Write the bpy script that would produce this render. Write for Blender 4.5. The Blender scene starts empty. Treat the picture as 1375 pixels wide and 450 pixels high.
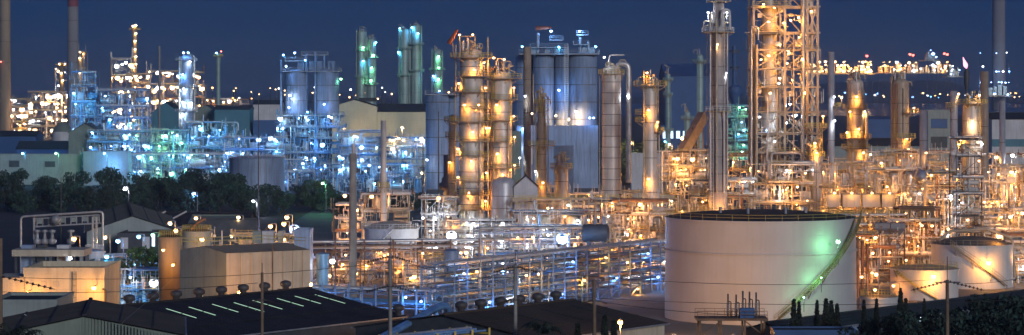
import bpy, math, random
from mathutils import Matrix, Vector

SC = bpy.context.scene
COL = SC.collection
R = math.radians
F, HOR, EYE = 3450.0, 122.0, 42.0      # focal length in photo pixels, horizon row, eye height in metres

# ------------------------------------------------------------------ camera
cam = bpy.data.cameras.new('camera')
cam.lens = 36.0 * F / 1375.0
cam.sensor_width = 36.0
cam.shift_y = -(225.0 - HOR) / 1375.0
cam.clip_start, cam.clip_end = 1.0, 90000.0
camo = bpy.data.objects.new('camera', cam)
camo.location = (0, 0, EYE)
camo.rotation_euler = (R(90), 0, 0)
COL.objects.link(camo)
SC.camera = camo

# ------------------------------------------------------------------ night sky
w = bpy.data.worlds.new('World')
SC.world = w
w.use_nodes = True
nt = w.node_tree
bg = nt.nodes['Background']
tc = nt.nodes.new('ShaderNodeTexCoord')
sep = nt.nodes.new('ShaderNodeSeparateXYZ')
mr = nt.nodes.new('ShaderNodeMapRange')
mr.inputs['From Min'].default_value = 0.0
mr.inputs['From Max'].default_value = 0.16
rp = nt.nodes.new('ShaderNodeValToRGB')
rp.color_ramp.elements[0].position = 0.0
rp.color_ramp.elements[0].color = (0.028, 0.053, 0.122, 1)
rp.color_ramp.elements[1].position = 1.0
rp.color_ramp.elements[1].color = (0.008, 0.028, 0.105, 1)
for p_, c_ in ((0.07, (0.017, 0.045, 0.118)), (0.14, (0.008, 0.036, 0.112)), (0.24, (0.005, 0.030, 0.104)), (0.5, (0.008, 0.029, 0.106))):
    e = rp.color_ramp.elements.new(p_)
    e.color = (*c_, 1)
sky = nt.nodes.new('ShaderNodeTexSky')
sky.sky_type = 'NISHITA'
sky.sun_disc = False
sky.sun_elevation = R(-4.0)
sky.sun_rotation = R(205)
mx = nt.nodes.new('ShaderNodeMixRGB')
mx.blend_type = 'ADD'
mx.inputs[0].default_value = 0.02
nt.links.new(tc.outputs['Generated'], sep.inputs[0])
nt.links.new(sep.outputs['Z'], mr.inputs['Value'])
nt.links.new(mr.outputs[0], rp.inputs[0])
nt.links.new(rp.outputs[0], mx.inputs[1])
nt.links.new(sky.outputs[0], mx.inputs[2])
nt.links.new(mx.outputs[0], bg.inputs['Color'])
bg.inputs['Strength'].default_value = 0.9

# added sun lamp low behind the viewer, an even fill for the night
sun = bpy.data.lights.new('fill_sun', 'SUN')
sun.energy = 1.1
sun.angle = R(12)
sun.color = (0.93, 0.93, 1.0)
suno = bpy.data.objects.new('fill_sun', sun)
suno.rotation_euler = (R(78), 0, R(24))
suno.location = (80, -60, 160)
COL.objects.link(suno)

SC.view_settings.view_transform = 'Standard'
SC.view_settings.look = 'None'
SC.view_settings.gamma = 1.0
SC.view_settings.exposure = 0.3
SC.view_settings.use_curve_mapping = False
SC.render.engine = 'CYCLES'
cy = SC.cycles
cy.use_denoising = True
cy.use_adaptive_sampling = True
cy.adaptive_threshold = 0.02
cy.max_bounces = 3
cy.diffuse_bounces = 1
cy.glossy_bounces = 2
cy.transmission_bounces = 2
cy.transparent_max_bounces = 4
cy.sample_clamp_indirect = 2.0
cy.sample_clamp_direct = 0.0
cy.caustics_reflective = False
cy.caustics_refractive = False
cy.use_light_tree = True
cy.filter_width = 1.5

# ------------------------------------------------------------------ picture helpers: a photo column or row at a distance
def X(px, Y): return (px - 687.5) * Y / F
def Z(py, Y): return EYE - (py - HOR) * Y / F
def M(n, Y): return n * Y / F

# ------------------------------------------------------------------ materials
MATS = {}
def mat(name, col, rough=0.6, metal=0.0, var=0.25, scale=0.6, streak=0.0, bump=0.0, grime=None):
    m = bpy.data.materials.new(name)
    m.use_nodes = True
    t = m.node_tree
    b = t.nodes['Principled BSDF']
    b.inputs['Roughness'].default_value = rough
    b.inputs['Metallic'].default_value = metal
    geo = t.nodes.new('ShaderNodeNewGeometry')
    n1 = t.nodes.new('ShaderNodeTexNoise')
    n1.inputs['Scale'].default_value = scale
    n1.inputs['Detail'].default_value = 5
    t.links.new(geo.outputs['Position'], n1.inputs['Vector'])
    mp = t.nodes.new('ShaderNodeMapRange')
    mp.inputs['From Min'].default_value = 0.3
    mp.inputs['From Max'].default_value = 0.7
    mp.inputs['To Min'].default_value = 1.0 - var
    mp.inputs['To Max'].default_value = 1.0 + var * 0.5
    t.links.new(n1.outputs[0], mp.inputs['Value'])
    mul = t.nodes.new('ShaderNodeMixRGB')
    mul.blend_type = 'MULTIPLY'
    mul.inputs[0].default_value = 1.0
    mul.inputs[1].default_value = (*col, 1)
    t.links.new(mp.outputs[0], mul.inputs[2])
    out = mul.outputs[0]
    if streak:
        ma = t.nodes.new('ShaderNodeMapping')
        ma.inputs['Scale'].default_value = (1.6, 1.6, 0.09)
        t.links.new(geo.outputs['Position'], ma.inputs['Vector'])
        n2 = t.nodes.new('ShaderNodeTexNoise')
        n2.inputs['Scale'].default_value = 1.0
        n2.inputs['Detail'].default_value = 4
        t.links.new(ma.outputs[0], n2.inputs['Vector'])
        m2 = t.nodes.new('ShaderNodeMapRange')
        m2.inputs['From Min'].default_value = 0.46
        m2.inputs['From Max'].default_value = 0.72
        m2.inputs['To Min'].default_value = 0.0
        m2.inputs['To Max'].default_value = streak
        t.links.new(n2.outputs[0], m2.inputs['Value'])
        mg = t.nodes.new('ShaderNodeMixRGB')
        g = grime or (col[0] * 0.35, col[1] * 0.28, col[2] * 0.22)
        mg.inputs[2].default_value = (*g, 1)
        t.links.new(m2.outputs[0], mg.inputs[0])
        t.links.new(out, mg.inputs[1])
        out = mg.outputs[0]
    t.links.new(out, b.inputs['Base Color'])
    if bump:
        bn = t.nodes.new('ShaderNodeBump')
        bn.inputs['Strength'].default_value = bump
        bn.inputs['Distance'].default_value = 0.05
        t.links.new(n1.outputs[0], bn.inputs['Height'])
        t.links.new(bn.outputs[0], b.inputs['Normal'])
    MATS[name] = m
    return m

def glow(name, col, strength):
    m = bpy.data.materials.new(name)
    m.use_nodes = True
    t = m.node_tree
    t.nodes.remove(t.nodes['Principled BSDF'])
    e = t.nodes.new('ShaderNodeEmission')
    e.inputs[0].default_value = (*col, 1)
    e.inputs[1].default_value = strength
    t.links.new(e.outputs[0], t.nodes['Material Output'].inputs[0])
    m.cycles.emission_sampling = 'NONE'
    MATS[name] = m
    return m

mat('asphalt', (0.04, 0.042, 0.046), 0.85, var=0.4, scale=0.05)
mat('concrete', (0.26, 0.25, 0.24), 0.85, var=0.35, scale=0.15, streak=0.35)
mat('yard', (0.17, 0.17, 0.17), 0.8, var=0.4, scale=0.06)
mat('tank_white', (0.55, 0.535, 0.51), 0.5, var=0.12, scale=0.12, streak=0.18, grime=(0.42, 0.34, 0.26))
mat('tank_cream', (0.6, 0.52, 0.38), 0.55, var=0.12, scale=0.2, streak=0.25)
mat('cladding', (0.62, 0.56, 0.49), 0.45, 0.1, var=0.2, scale=0.35, streak=0.4)
mat('cladding_grey', (0.5, 0.5, 0.52), 0.42, 0.25, var=0.2, scale=0.35, streak=0.35)
mat('cladding_brown', (0.42, 0.33, 0.24), 0.55, 0.1, var=0.25, scale=0.4, streak=0.4)
mat('silo_blue', (0.29, 0.39, 0.56), 0.5, 0.1, var=0.3, scale=0.12, streak=0.55)
mat('green_steel', (0.3, 0.42, 0.38), 0.5, 0.1, var=0.2, scale=0.2, streak=0.3)
mat('band', (0.16, 0.14, 0.12), 0.6, 0.3)
mat('galvanised', (0.5, 0.5, 0.5), 0.45, 0.5, var=0.3, scale=0.7)
mat('steel_grey', (0.3, 0.31, 0.33), 0.5, 0.3, var=0.3, scale=0.5)
mat('steel_dark', (0.085, 0.08, 0.08), 0.6, 0.2, var=0.3)
mat('steel_rust', (0.24, 0.14, 0.075), 0.75, 0.1, var=0.45, scale=0.6)
mat('steel_tan', (0.44, 0.34, 0.2), 0.6, 0.1, var=0.3, scale=0.5)
mat('tank_pale', (0.68, 0.64, 0.58), 0.5, var=0.12, scale=0.2, streak=0.25, grime=(0.42, 0.34, 0.24))
mat('tank_roof_pale', (0.17, 0.14, 0.1), 0.75, var=0.4, scale=0.2)
mat('steel_pale', (0.5, 0.43, 0.32), 0.55, 0.1, var=0.3, scale=0.5)
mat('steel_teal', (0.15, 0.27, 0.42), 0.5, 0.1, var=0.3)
mat('steel_blue', (0.17, 0.27, 0.42), 0.5, 0.1, var=0.3)  # on the racks, this blue stands in for blue light on steel
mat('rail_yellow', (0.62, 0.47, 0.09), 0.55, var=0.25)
mat('rail_white', (0.7, 0.69, 0.66), 0.5, var=0.2)
mat('pipe_alu', (0.55, 0.53, 0.5), 0.35, 0.45, var=0.25, scale=0.8)
mat('pipe_white', (0.7, 0.67, 0.62), 0.5, var=0.2, streak=0.2)
mat('pipe_tan', (0.52, 0.43, 0.3), 0.55, 0.1, var=0.3)
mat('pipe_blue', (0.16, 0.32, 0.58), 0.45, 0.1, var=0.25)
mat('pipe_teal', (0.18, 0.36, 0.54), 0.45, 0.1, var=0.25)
mat('pipe_rust', (0.3, 0.15, 0.08), 0.7, 0.1, var=0.4)
mat('roof_dark', (0.022, 0.022, 0.025), 0.75, var=0.6, scale=0.25, streak=0.5, grime=(0.045, 0.035, 0.028))
mat('stair_olive', (0.24, 0.2, 0.07), 0.6, var=0.3)
mat('wall_lime', (0.62, 0.62, 0.42), 0.75, var=0.12, scale=0.1, streak=0.2)
mat('roof_brown', (0.06, 0.045, 0.03), 0.8, var=0.4, scale=0.15)
mat('roof_slate', (0.03, 0.038, 0.042), 0.7, var=0.3, scale=0.15)
mat('tank_roof', (0.055, 0.045, 0.03), 0.75, var=0.5, scale=0.2)
mat('sheet_green', (0.2, 0.25, 0.2), 0.6, 0.1, var=0.2, scale=0.3, streak=0.3)
mat('wall_cream', (0.62, 0.54, 0.38), 0.8, var=0.15, scale=0.3, streak=0.35)
mat('wall_white', (0.6, 0.6, 0.6), 0.75, var=0.15, scale=0.2, streak=0.3)
mat('cladding_dim', (0.4, 0.36, 0.34), 0.6, var=0.25, scale=0.35, streak=0.5)
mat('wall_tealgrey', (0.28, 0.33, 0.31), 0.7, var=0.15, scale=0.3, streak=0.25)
mat('wall_beige', (0.56, 0.49, 0.37), 0.75, var=0.15, scale=0.3, streak=0.3)
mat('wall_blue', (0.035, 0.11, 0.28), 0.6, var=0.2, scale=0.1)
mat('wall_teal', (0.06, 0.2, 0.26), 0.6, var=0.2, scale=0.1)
mat('wall_dark', (0.06, 0.07, 0.08), 0.7, var=0.3)
mat('wood_pole', (0.2, 0.14, 0.09), 0.85, var=0.35, streak=0.4)
mat('concrete_pole', (0.3, 0.28, 0.25), 0.8, var=0.3, streak=0.3)
mat('insulator', (0.05, 0.035, 0.03), 0.35)
mat('wire', (0.03, 0.03, 0.03), 0.6)
mat('bark', (0.07, 0.05, 0.035), 0.9, var=0.4)
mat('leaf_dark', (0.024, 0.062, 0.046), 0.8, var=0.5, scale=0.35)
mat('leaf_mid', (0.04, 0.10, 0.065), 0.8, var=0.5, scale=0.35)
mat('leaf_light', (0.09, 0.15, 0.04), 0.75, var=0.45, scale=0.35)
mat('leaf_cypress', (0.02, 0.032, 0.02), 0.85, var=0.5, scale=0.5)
mat('water', (0.008, 0.014, 0.028), 0.16, var=0.2, scale=0.01, bump=0.3)
mat('hill', (0.03, 0.05, 0.06), 0.9, var=0.4, scale=0.004)
mat('stack_tan', (0.36, 0.28, 0.18), 0.8, var=0.12, scale=0.1, streak=0.25)
mat('stack_grey', (0.27, 0.26, 0.26), 0.8, var=0.12, scale=0.1, streak=0.25)
mat('stack_red', (0.24, 0.06, 0.075), 0.7, var=0.2)
mat('glass_dark', (0.03, 0.05, 0.07), 0.15)
mat('windsock', (0.34, 0.08, 0.03), 0.7)
LC = {'warm': (1.0, 0.41, 0.07), 'amber': (1.0, 0.34, 0.05), 'cream': (1.0, 0.57, 0.23), 'white': (0.78, 0.86, 1.0), 'cool': (0.16, 0.42, 1.0),
      'blue': (0.22, 0.42, 1.0), 'teal': (0.07, 0.45, 0.96), 'green': (0.22, 0.95, 0.42), 'red': (1.0, 0.10, 0.06), 'ice': (0.32, 0.62, 1.0), 'sodium': (1.0, 0.41, 0.085), 'violet': (0.85, 0.5, 1.0)}
for k, c in LC.items():
    s = 20.0
    glow('bulb_' + k, tuple(0.12 + 0.88 * v for v in c) if k not in ('red',) else c, s)
    glow('dim_' + k, tuple(.06 + .94 * v for v in c), 9.0)
glow('lit_skylight', (0.62, 1.0, 0.75), 0.75)
glow('lit_window', (1.0, 0.8, 0.5), 1.6)
glow('lit_window_cool', (0.6, 0.85, 1.0), 1.8)
glow('lit_sign_green', (0.1, 1.0, 0.35), 0.5)
glow('flame', (1.0, 0.36, 0.55), 2.6)

# ------------------------------------------------------------------ mesh helpers
class MB:
    """Collects shapes; build() links them as one mesh object."""
    def __init__(s): s.v, s.f, s.m, s.s = [], [], [], []
    def add(s, vs, fs, mi=0, smooth=False):
        n = len(s.v)
        s.v += [tuple(v) for v in vs]
        for f in fs:
            s.f.append(tuple(i + n for i in f)); s.m.append(mi); s.s.append(smooth)
    def box(s, c, d, rz=0.0, mi=0):
        cs, sn = math.cos(rz), math.sin(rz)
        vs = []
        for z in (-.5, .5):
            for x, y in ((-.5, -.5), (.5, -.5), (.5, .5), (-.5, .5)):
                a, b = x * d[0], y * d[1]
                vs.append((c[0] + a * cs - b * sn, c[1] + a * sn + b * cs, c[2] + z * d[2]))
        s.add(vs, [(3, 2, 1, 0), (4, 5, 6, 7), (0, 1, 5, 4), (1, 2, 6, 5), (2, 3, 7, 6), (3, 0, 4, 7)], mi)
    def tube(s, pts, r, seg=6, cap=True, mi=0, smooth=True, closed=False):
        P = [Vector(p) for p in pts]
        n = len(P)
        rr = r if isinstance(r, (list, tuple)) else [r] * n
        vs, u = [], None
        for i in range(n):
            if closed: d = P[(i + 1) % n] - P[i - 1]
            else: d = P[min(i + 1, n - 1)] - P[max(i - 1, 0)]
            d.normalize()
            if u is None:
                u = d.cross(Vector((0, 0, 1)))
                if u.length < 1e-4: u = Vector((1, 0, 0))
            u = (u - d * u.dot(d))
            if u.length < 1e-5: u = d.orthogonal()
            u.normalize()
            v = d.cross(u)
            for k in range(seg):
                a = 2 * math.pi * (k + .5) / seg
                vs.append(P[i] + (u * math.cos(a) + v * math.sin(a)) * rr[i])
        fs = []
        for i in range(n if closed else n - 1):
            j = (i + 1) % n
            for k in range(seg):
                q = (k + 1) % seg
                fs.append((i * seg + k, i * seg + q, j * seg + q, j * seg + k))
        s.add(vs, fs, mi, smooth)
        if cap and not closed:
            s.add(vs[:seg], [tuple(reversed(range(seg)))], mi)
            s.add(vs[-seg:], [tuple(range(seg))], mi)
    def bar(s, a, b, w, mi=0): s.tube([a, b], w * .7, 4, True, mi, False)
    def lathe(s, prof, c=(0, 0, 0), seg=24, mi=0, smooth=True, cap=True):
        vs = []
        for r, z in prof:
            for k in range(seg):
                a = 2 * math.pi * k / seg
                vs.append((c[0] + r * math.cos(a), c[1] + r * math.sin(a), c[2] + z))
        fs = []
        for i in range(len(prof) - 1):
            for k in range(seg):
                q = (k + 1) % seg
                fs.append((i * seg + k, i * seg + q, (i + 1) * seg + q, (i + 1) * seg + k))
        s.add(vs, fs, mi, smooth)
        if cap:
            s.add(vs[:seg], [tuple(reversed(range(seg)))], mi)
            s.add(vs[-seg:], [tuple(range(seg))], mi)
    def rail(s, pts, h=1.1, w=0.06, closed=False, mi=0, gap=1.6):
        """Guard rail along a path: posts, top rail and knee rail."""
        P = [Vector(p) for p in pts]
        if closed: P.append(P[0])
        for a, b in zip(P, P[1:]):
            for q in (h, h * .52):
                s.tube([a + Vector((0, 0, q)), b + Vector((0, 0, q))], w * .7, 4, False, mi, False)
            n = max(1, round((b - a).length / gap))
            for i in range(n):
                p = a.lerp(b, i / n)
                s.tube([p, p + Vector((0, 0, h))], w * .7, 4, False, mi, False)
        if not closed: s.tube([P[-1], P[-1] + Vector((0, 0, h))], w * .7, 4, False, mi, False)
    def mesh(s, name, mats):
        me = bpy.data.meshes.new(name)
        me.from_pydata(s.v, [], s.f)
        for m in mats: me.materials.append(MATS[m])
        me.polygons.foreach_set('material_index', s.m)
        me.polygons.foreach_set('use_smooth', s.s)
        me.update()
        return me
    def build(s, name, mats, parent=None, at=None, kind=None):
        if isinstance(mats, str): mats = [mats]
        o = put(name, s.mesh(name, mats), parent, Matrix.Translation(at) if at else Matrix())
        if kind: o['kind'] = kind
        return o

WM = {}
I4 = Matrix()
def put(name, me, parent=None, mw=I4):
    """Link an object whose matrix is given in world space, under its thing or part."""
    o = bpy.data.objects.new(name, me)
    COL.objects.link(o)
    if parent is not None:
        o.parent = parent
        o.matrix_parent_inverse = WM[parent.name].inverted()
    o.matrix_basis = mw
    WM[o.name] = mw.copy()
    return o

def tag(o, label, cat, group=None):
    o['label'] = label; o['category'] = cat; o['kind'] = 'thing'
    if group: o['group'] = group
    return o

def thing(name, label, cat, loc, group=None):
    return tag(put(name, None, None, Matrix.Translation(loc)), label, cat, group)

_U = {}
def unit(kind, m):
    key = (kind, m)
    if key in _U: return _U[key]
    b = MB()
    if kind == 'box': b.box((0, 0, 0), (1, 1, 1))
    elif kind == 'bar': b.box((0, 0, .5), (1, 1, 1))
    elif kind.startswith('cyl'): b.lathe([(1, 0), (1, 1)], seg=int(kind[3:]))
    elif kind.startswith('ring'):
        b.lathe([(.97, 0), (1, 0), (1, 1), (.97, 1)], seg=int(kind[4:]), smooth=False, cap=False)
    elif kind == 'drum':      # a vessel with domed ends along z, length 1 between the tangent lines
        k = .12
        b.lathe([(.05, -k), (.5, -k * .9), (.86, -k * .5), (1, 0), (1, 1), (.86, 1 + k * .5), (.5, 1 + k * .9), (.05, 1 + k)], seg=16)
    elif kind == 'valve':
        b.lathe([(.5, 0), (1, .1), (1, .3), (.4, .4), (.25, .8), (.8, .82), (.8, .95), (.2, 1)], seg=8)
    _U[key] = b.mesh(kind + '_' + m, [m])
    return _U[key]

def aim(p0, p1):
    p0, p1 = Vector(p0), Vector(p1)
    d = p1 - p0
    q = d.to_track_quat('Z', 'Y').to_matrix().to_4x4()
    return Matrix.Translation(p0) @ q, d.length

def S(x, y, z): return Matrix.Diagonal((x, y, z, 1))
def box(name, m, par, c, d, rz=0.0):
    return put(name, unit('box', m), par, Matrix.Translation(c) @ Matrix.Rotation(rz, 4, 'Z') @ S(*d))
def beam(name, m, par, a, b, wd, wd2=None):
    A, L = aim(a, b)
    return put(name, unit('bar', m), par, A @ S(wd, wd2 or wd, L))
def pipe(name, m, par, a, b, r, seg=8):
    A, L = aim(a, b)
    return put(name, unit('cyl%d' % seg, m), par, A @ S(r, r, L))
def drum(name, m, par, a, b, r):
    A, L = aim(a, b)
    return put(name, unit('drum', m), par, A @ S(r, r, L))
def ring(name, m, par, c, r, h, seg=32):
    return put(name, unit('ring%d' % seg, m), par, Matrix.Translation(c) @ S(r, r, h))

# ------------------------------------------------------------------ lamps
_LM = {}
def lamp_mesh(c, dim=False):
    c, c0 = ('dim_' if dim else 'bulb_') + c, c
    if c in _LM: return _LM[c]
    b = MB()
    b.lathe([(.1, -.95), (.6, -.8), (.95, -.35), (1, .1), (.8, .6), (.3, .8)], seg=10, mi=0)      # glass
    b.lathe([(1.05, .62), (1.1, .72), (.5, 1.0), (.2, 1.15)], seg=10, mi=1)                      # hood
    if not dim:                                                                                   # added round disc that catches light as a halo behind the glass
        n = len(b.v); b.add([(x, 1.0, z) for x, z in [(1.7 * math.cos(q * math.pi / 6), 1.7 * math.sin(q * math.pi / 6)) for q in range(12)]] + [(x, 1.5, z) for x, z in [(1.2 * math.cos(q * math.pi / 6), 1.2 * math.sin(q * math.pi / 6)) for q in range(12)]], [(q, (q + 1) % 12, 12 + (q + 1) % 12, 12 + q) for q in range(12)] + [tuple(range(12, 24))], 2)
    b.box((0, .8, .95), (.2, 1.7, .2), mi=1)                                                     # bracket arm
    _LM[c] = b.mesh('lamp_' + c0, [c, 'steel_dark', 'rail_white'])
    return _LM[c]

NL = [0]
GAIN = 0.6
_LD = {}
def lamp(par, pos, c='warm', power=0.0, r=None, name='lamp', off=None, face=0.0):
    """A glowing lamp under its thing; with power it also holds the light it sheds."""
    Y = pos[1]
    r = (r or min(1.6, max(0.16, M(1.05, Y)))) * .95
    o = put(name, lamp_mesh(c, not power), par, Matrix.Translation(pos) @ Matrix.Rotation(face, 4, 'Z') @ S(r, r, r))
    if power:
        if c in ('warm', 'amber'): power *= 1.3
        key = (c, round(power))
        if key not in _LD:
            ld = bpy.data.lights.new('light_' + c, 'POINT')
            ld.energy = power * GAIN; ld.color = LC[c]; ld.shadow_soft_size = 0.25
            _LD[key] = ld
        p = Vector(pos) + (Vector(off) if off else Vector((0, -.2 * r, -1.5 * r - .3)))
        put('light', _LD[key], o, Matrix.Translation(p))
        NL[0] += 1
    return o

def lamp_post(px, Y, py, c='warm', power=500, z0=0.0, label=None, group='lamp posts in the yards', arm=1.2, r=None):
    x, z = X(px, Y), Z(py, Y)
    t = thing('lamp_post', label or 'slim grey lamp post with a single glowing lamp in the plant yard', 'lamp post', (x, Y, z0), group)
    pipe('pole', 'steel_grey', t, (x + arm, Y + .2, z0), (x + arm, Y + .2, z + .5), .07 + M(.08, Y))
    beam('arm', 'steel_grey', t, (x + arm, Y + .2, z + .5), (x, Y + .2, z + .6), .12)
    lamp(t, (x, Y, z), c, power, r)
    return t
# ------------------------------------------------------------------ builders
def arc(cx, cyy, r, a0, a1, z, n):
    """Points on a circle; angle 0 faces the viewer's side (-Y), 90 degrees is +X."""
    return [(cx + r * math.sin(R(a0 + (a1 - a0) * i / n)), cyy - r * math.cos(R(a0 + (a1 - a0) * i / n)), z) for i in range(n + 1)]

def platform(par, cx, cyy, r, z, wd, a0=-180, a1=180, deck='steel_tan', rail='rail_yellow', th=.07, h=1.15):
    """A curved walkway round a column: deck with its guard rail as a sub-part."""
    n = max(6, int(abs(a1 - a0) / 18))
    b = MB()
    ins, outs = arc(cx, cyy, r, a0, a1, z, n), arc(cx, cyy, r + wd, a0, a1, z, n)
    up = lambda p, d: (p[0], p[1], p[2] + d)
    vs = [q for i in range(n + 1) for q in (ins[i], outs[i], up(outs[i], .22), up(ins[i], .22))]
    fs = [f for i in range(n) for k in range(4) for f in [(i * 4 + k, i * 4 + (k + 1) % 4, i * 4 + 4 + (k + 1) % 4, i * 4 + 4 + k)]]
    fs += [(0, 1, 2, 3), (n * 4 + 3, n * 4 + 2, n * 4 + 1, n * 4)]
    b.add(vs, fs)
    d = b.build('platform', deck, par)
    g = MB()
    g.rail([up(p, .2) for p in arc(cx, cyy, r + wd - .06, a0, a1, z, n)], h, th)
    g.build('guard_rail', rail, d)
    return d

def ladder(par, a, b, wd=.5, m='rail_yellow', t=.07):
    a, b = Vector(a), Vector(b)
    g = MB()
    for sx in (-wd / 2, wd / 2):
        g.bar(a + Vector((sx, 0, 0)), b + Vector((sx, 0, 0)), t)
    n = int((b.z - a.z) / .9)
    for i in range(n):
        p = a.lerp(b, (i + .5) / max(n, 1))
        g.bar(p + Vector((-wd / 2, 0, 0)), p + Vector((wd / 2, 0, 0)), t * .8)
    return g.build('ladder', m, par)

def bent_pipe(name, m, par, pts, r, seg=10):
    """A pipe run with rounded corners."""
    P = [Vector(p) for p in pts]
    out = [P[0]]
    for a, c, b in zip(P, P[1:], P[2:]):
        k = min(r * 3.2, (a - c).length * .45, (b - c).length * .45)
        u, v = (a - c).normalized(), (b - c).normalized()
        for i in range(5):
            t_ = i / 4
            out.append((c + u * k) * (1 - t_) ** 2 + c * 2 * t_ * (1 - t_) + (c + v * k) * t_ ** 2)
    out.append(P[-1])
    b_ = MB()
    b_.tube(out, r, seg)
    return b_.build(name, m, par)

def tower(label, px, Y, top, rpx, body='cladding', name='process_column', cat='column', segs=None, step=4.6, plats=(), lamps=(), pipes=(),
          head='dome', ladders=True, rail='rail_yellow', deck='steel_tan', group=None, clutter=0, seed=0, z0=0.0):
    """A tall process column. segs: (row where the section ends, radius px) from the top down. plats: (row, from, to, width m)."""
    x, r0 = X(px, Y), M(rpx, Y)
    zt = Z(top, Y)
    rnd = random.Random(seed + px)
    t = thing(name, label, cat, (x, Y, z0), group)
    secs, zc = [], zt
    for row, rp_ in (segs or []):
        secs.append((Z(row, Y), zc, M(rp_, Y))); zc = Z(row, Y)
    secs.append((z0, zc, r0))
    prof = []
    for lo, hi, rr in secs:
        prof += [(rr, hi), (rr, lo + (.6 if lo > z0 + 1 else 0))]
    prof = prof[::-1]
    rt = secs[0][2]
    if head == 'dome': prof += [(rt * .9, zt + rt * .28), (rt * .6, zt + rt * .5), (rt * .2, zt + rt * .6)]
    elif head == 'open': prof += [(rt * .8, zt), (rt * .8, zt - 1.0)]
    elif head == 'cone': prof += [(rt * .35, zt + rt * 1.3), (rt * .3, zt + rt * 2.2)]
    b = MB()
    b.lathe(prof, (x, Y, 0), 28)
    b.build('shell', body, t)
    for lo, hi, rr in secs:                                         # cladding straps
        n = int((hi - lo) / step)
        for i in range(1, n + 1):
            ring('band', 'band', t, (x, Y, lo + (hi - lo) * i / (n + 1)), rr + .05, .16)
    def rad(z):
        for lo, hi, rr in secs:
            if lo <= z <= hi: return rr
        return rt
    rails = M(.5, Y)
    for p_ in plats:
        row, a0, a1, wd = p_
        z = Z(row, Y)
        platform(t, x, Y, rad(z), z, wd, a0, a1, deck, rail, rails)
        for a in range(int(a0), int(a1), 60):
            ca = R(a + 20)
            q = rad(z)
            beam('bracket', deck, t, (x + q * math.sin(ca), Y - q * math.cos(ca), z - 1.2), (x + (q + wd * .9) * math.sin(ca), Y - (q + wd * .9) * math.cos(ca), z), .14)
    if ladders:
        zs = sorted([Z(p_[0], Y) for p_ in plats] + [z0])
        for i, (lo, hi) in enumerate(zip(zs, zs[1:])):
            a = R(48 if i % 2 else -35)
            q = max(rad(lo + .5), rad(hi - .5)) + .45
            ladder(t, (x + q * math.sin(a), Y - q * math.cos(a), lo), (x + q * math.sin(a), Y - q * math.cos(a), hi + 1), .6, rail, rails)
    for dpx, row0, row1, rp_, m_ in pipes:
        xx = X(px + dpx, Y)
        yy = Y - max(.2, math.sqrt(max(0, (r0 + .4) ** 2 - (xx - x) ** 2))) - .3 if abs(xx - x) < r0 else Y
        pipe('riser_pipe', m_, t, (xx, yy, max(0, Z(row1, Y))), (xx, yy, Z(row0, Y)), M(rp_, Y), 10)
    for l in lamps:
        dpx, row, c, pw = l[:4]
        xx = X(px + dpx, Y)
        z = Z(row, Y)
        q = rad(z)
        yy = Y - math.sqrt(max(0.0, q * q - (xx - x) ** 2)) - 1.1 if abs(xx - x) < q else Y - .4
        lamp(t, (xx, yy, z), c, pw * (.7 if c == 'warm' and pw > 850 else 1), off=(0, -.5, -.9))
        if abs(xx - x) >= q:
            pipe('lamp_pole', 'galvanised', t, (xx, yy + .25, z - 2.4), (xx, yy + .25, z + .2), .07)
    for i in range(clutter):                                        # nozzles, valves and short lines at the top
        a = rnd.uniform(0, 360)
        q = rt * rnd.uniform(.2, 1.0)
        z = zt + rnd.uniform(-1, 1)
        h = rnd.uniform(1.0, 4.0)
        p = (x + q * math.sin(R(a)), Y - q * math.cos(R(a)), z)
        if i % 3 == 0: put('valve', unit('valve', 'steel_tan'), t, Matrix.Translation(p) @ S(.45, .45, h))
        elif i % 3 == 1: bent_pipe('vent_pipe', 'pipe_tan', t, [p, (p[0], p[1], p[2] + h), (p[0] + rnd.choice((-1, 1)) * 1.6, p[1], p[2] + h), (p[0] + rnd.choice((-1, 1)) * 1.7, p[1], p[2] + h - 1.2)], .16, 6)
        else: pipe('nozzle', 'pipe_alu', t, p, (p[0], p[1], p[2] + h), rnd.uniform(.15, .4))
    return t

def stairs(par, cx, cyy, r, a0, a1, z0, z1, m='rail_yellow', wd=.9, name='spiral_stair', t=.08):
    b = MB()
    n = max(8, int(abs(z1 - z0) / .33))
    inn, out = [], []
    for i in range(n + 1):
        a = R(a0 + (a1 - a0) * i / n)
        z = z0 + (z1 - z0) * i / n
        inn.append(Vector((cx + (r + .12) * math.sin(a), cyy - (r + .12) * math.cos(a), z)))
        out.append(Vector((cx + (r + wd) * math.sin(a), cyy - (r + wd) * math.cos(a), z)))
    k = max(1, n // 28)
    for line in (inn, out):
        b.tube([p for p in line[::k]], .12, 4, True, 0, False)
    for dz in (1.1, .6):
        b.tube([p + Vector((0, 0, dz)) for p in out[::k]], t, 4, True, 0, False)
    for p in out[::4]: b.bar(p, p + Vector((0, 0, 1.1)), t)
    for p in out[::max(8, n // 9)]:                                   # struts down to the shell
        d = (Vector((cx, cyy, p.z)) - p).normalized()
        b.bar(p, p + d * wd + Vector((0, 0, -1.6)), .12)
    for i in range(n):
        p, q = (inn[i] + inn[i + 1]) / 2, (out[i] + out[i + 1]) / 2
        b.add([inn[i], out[i], out[i].lerp(out[i + 1], .6) + Vector((0, 0, -.1)), inn[i].lerp(inn[i + 1], .6) + Vector((0, 0, -.1))], [(0, 1, 2, 3)])
    return b.build(name, m, par)

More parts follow.
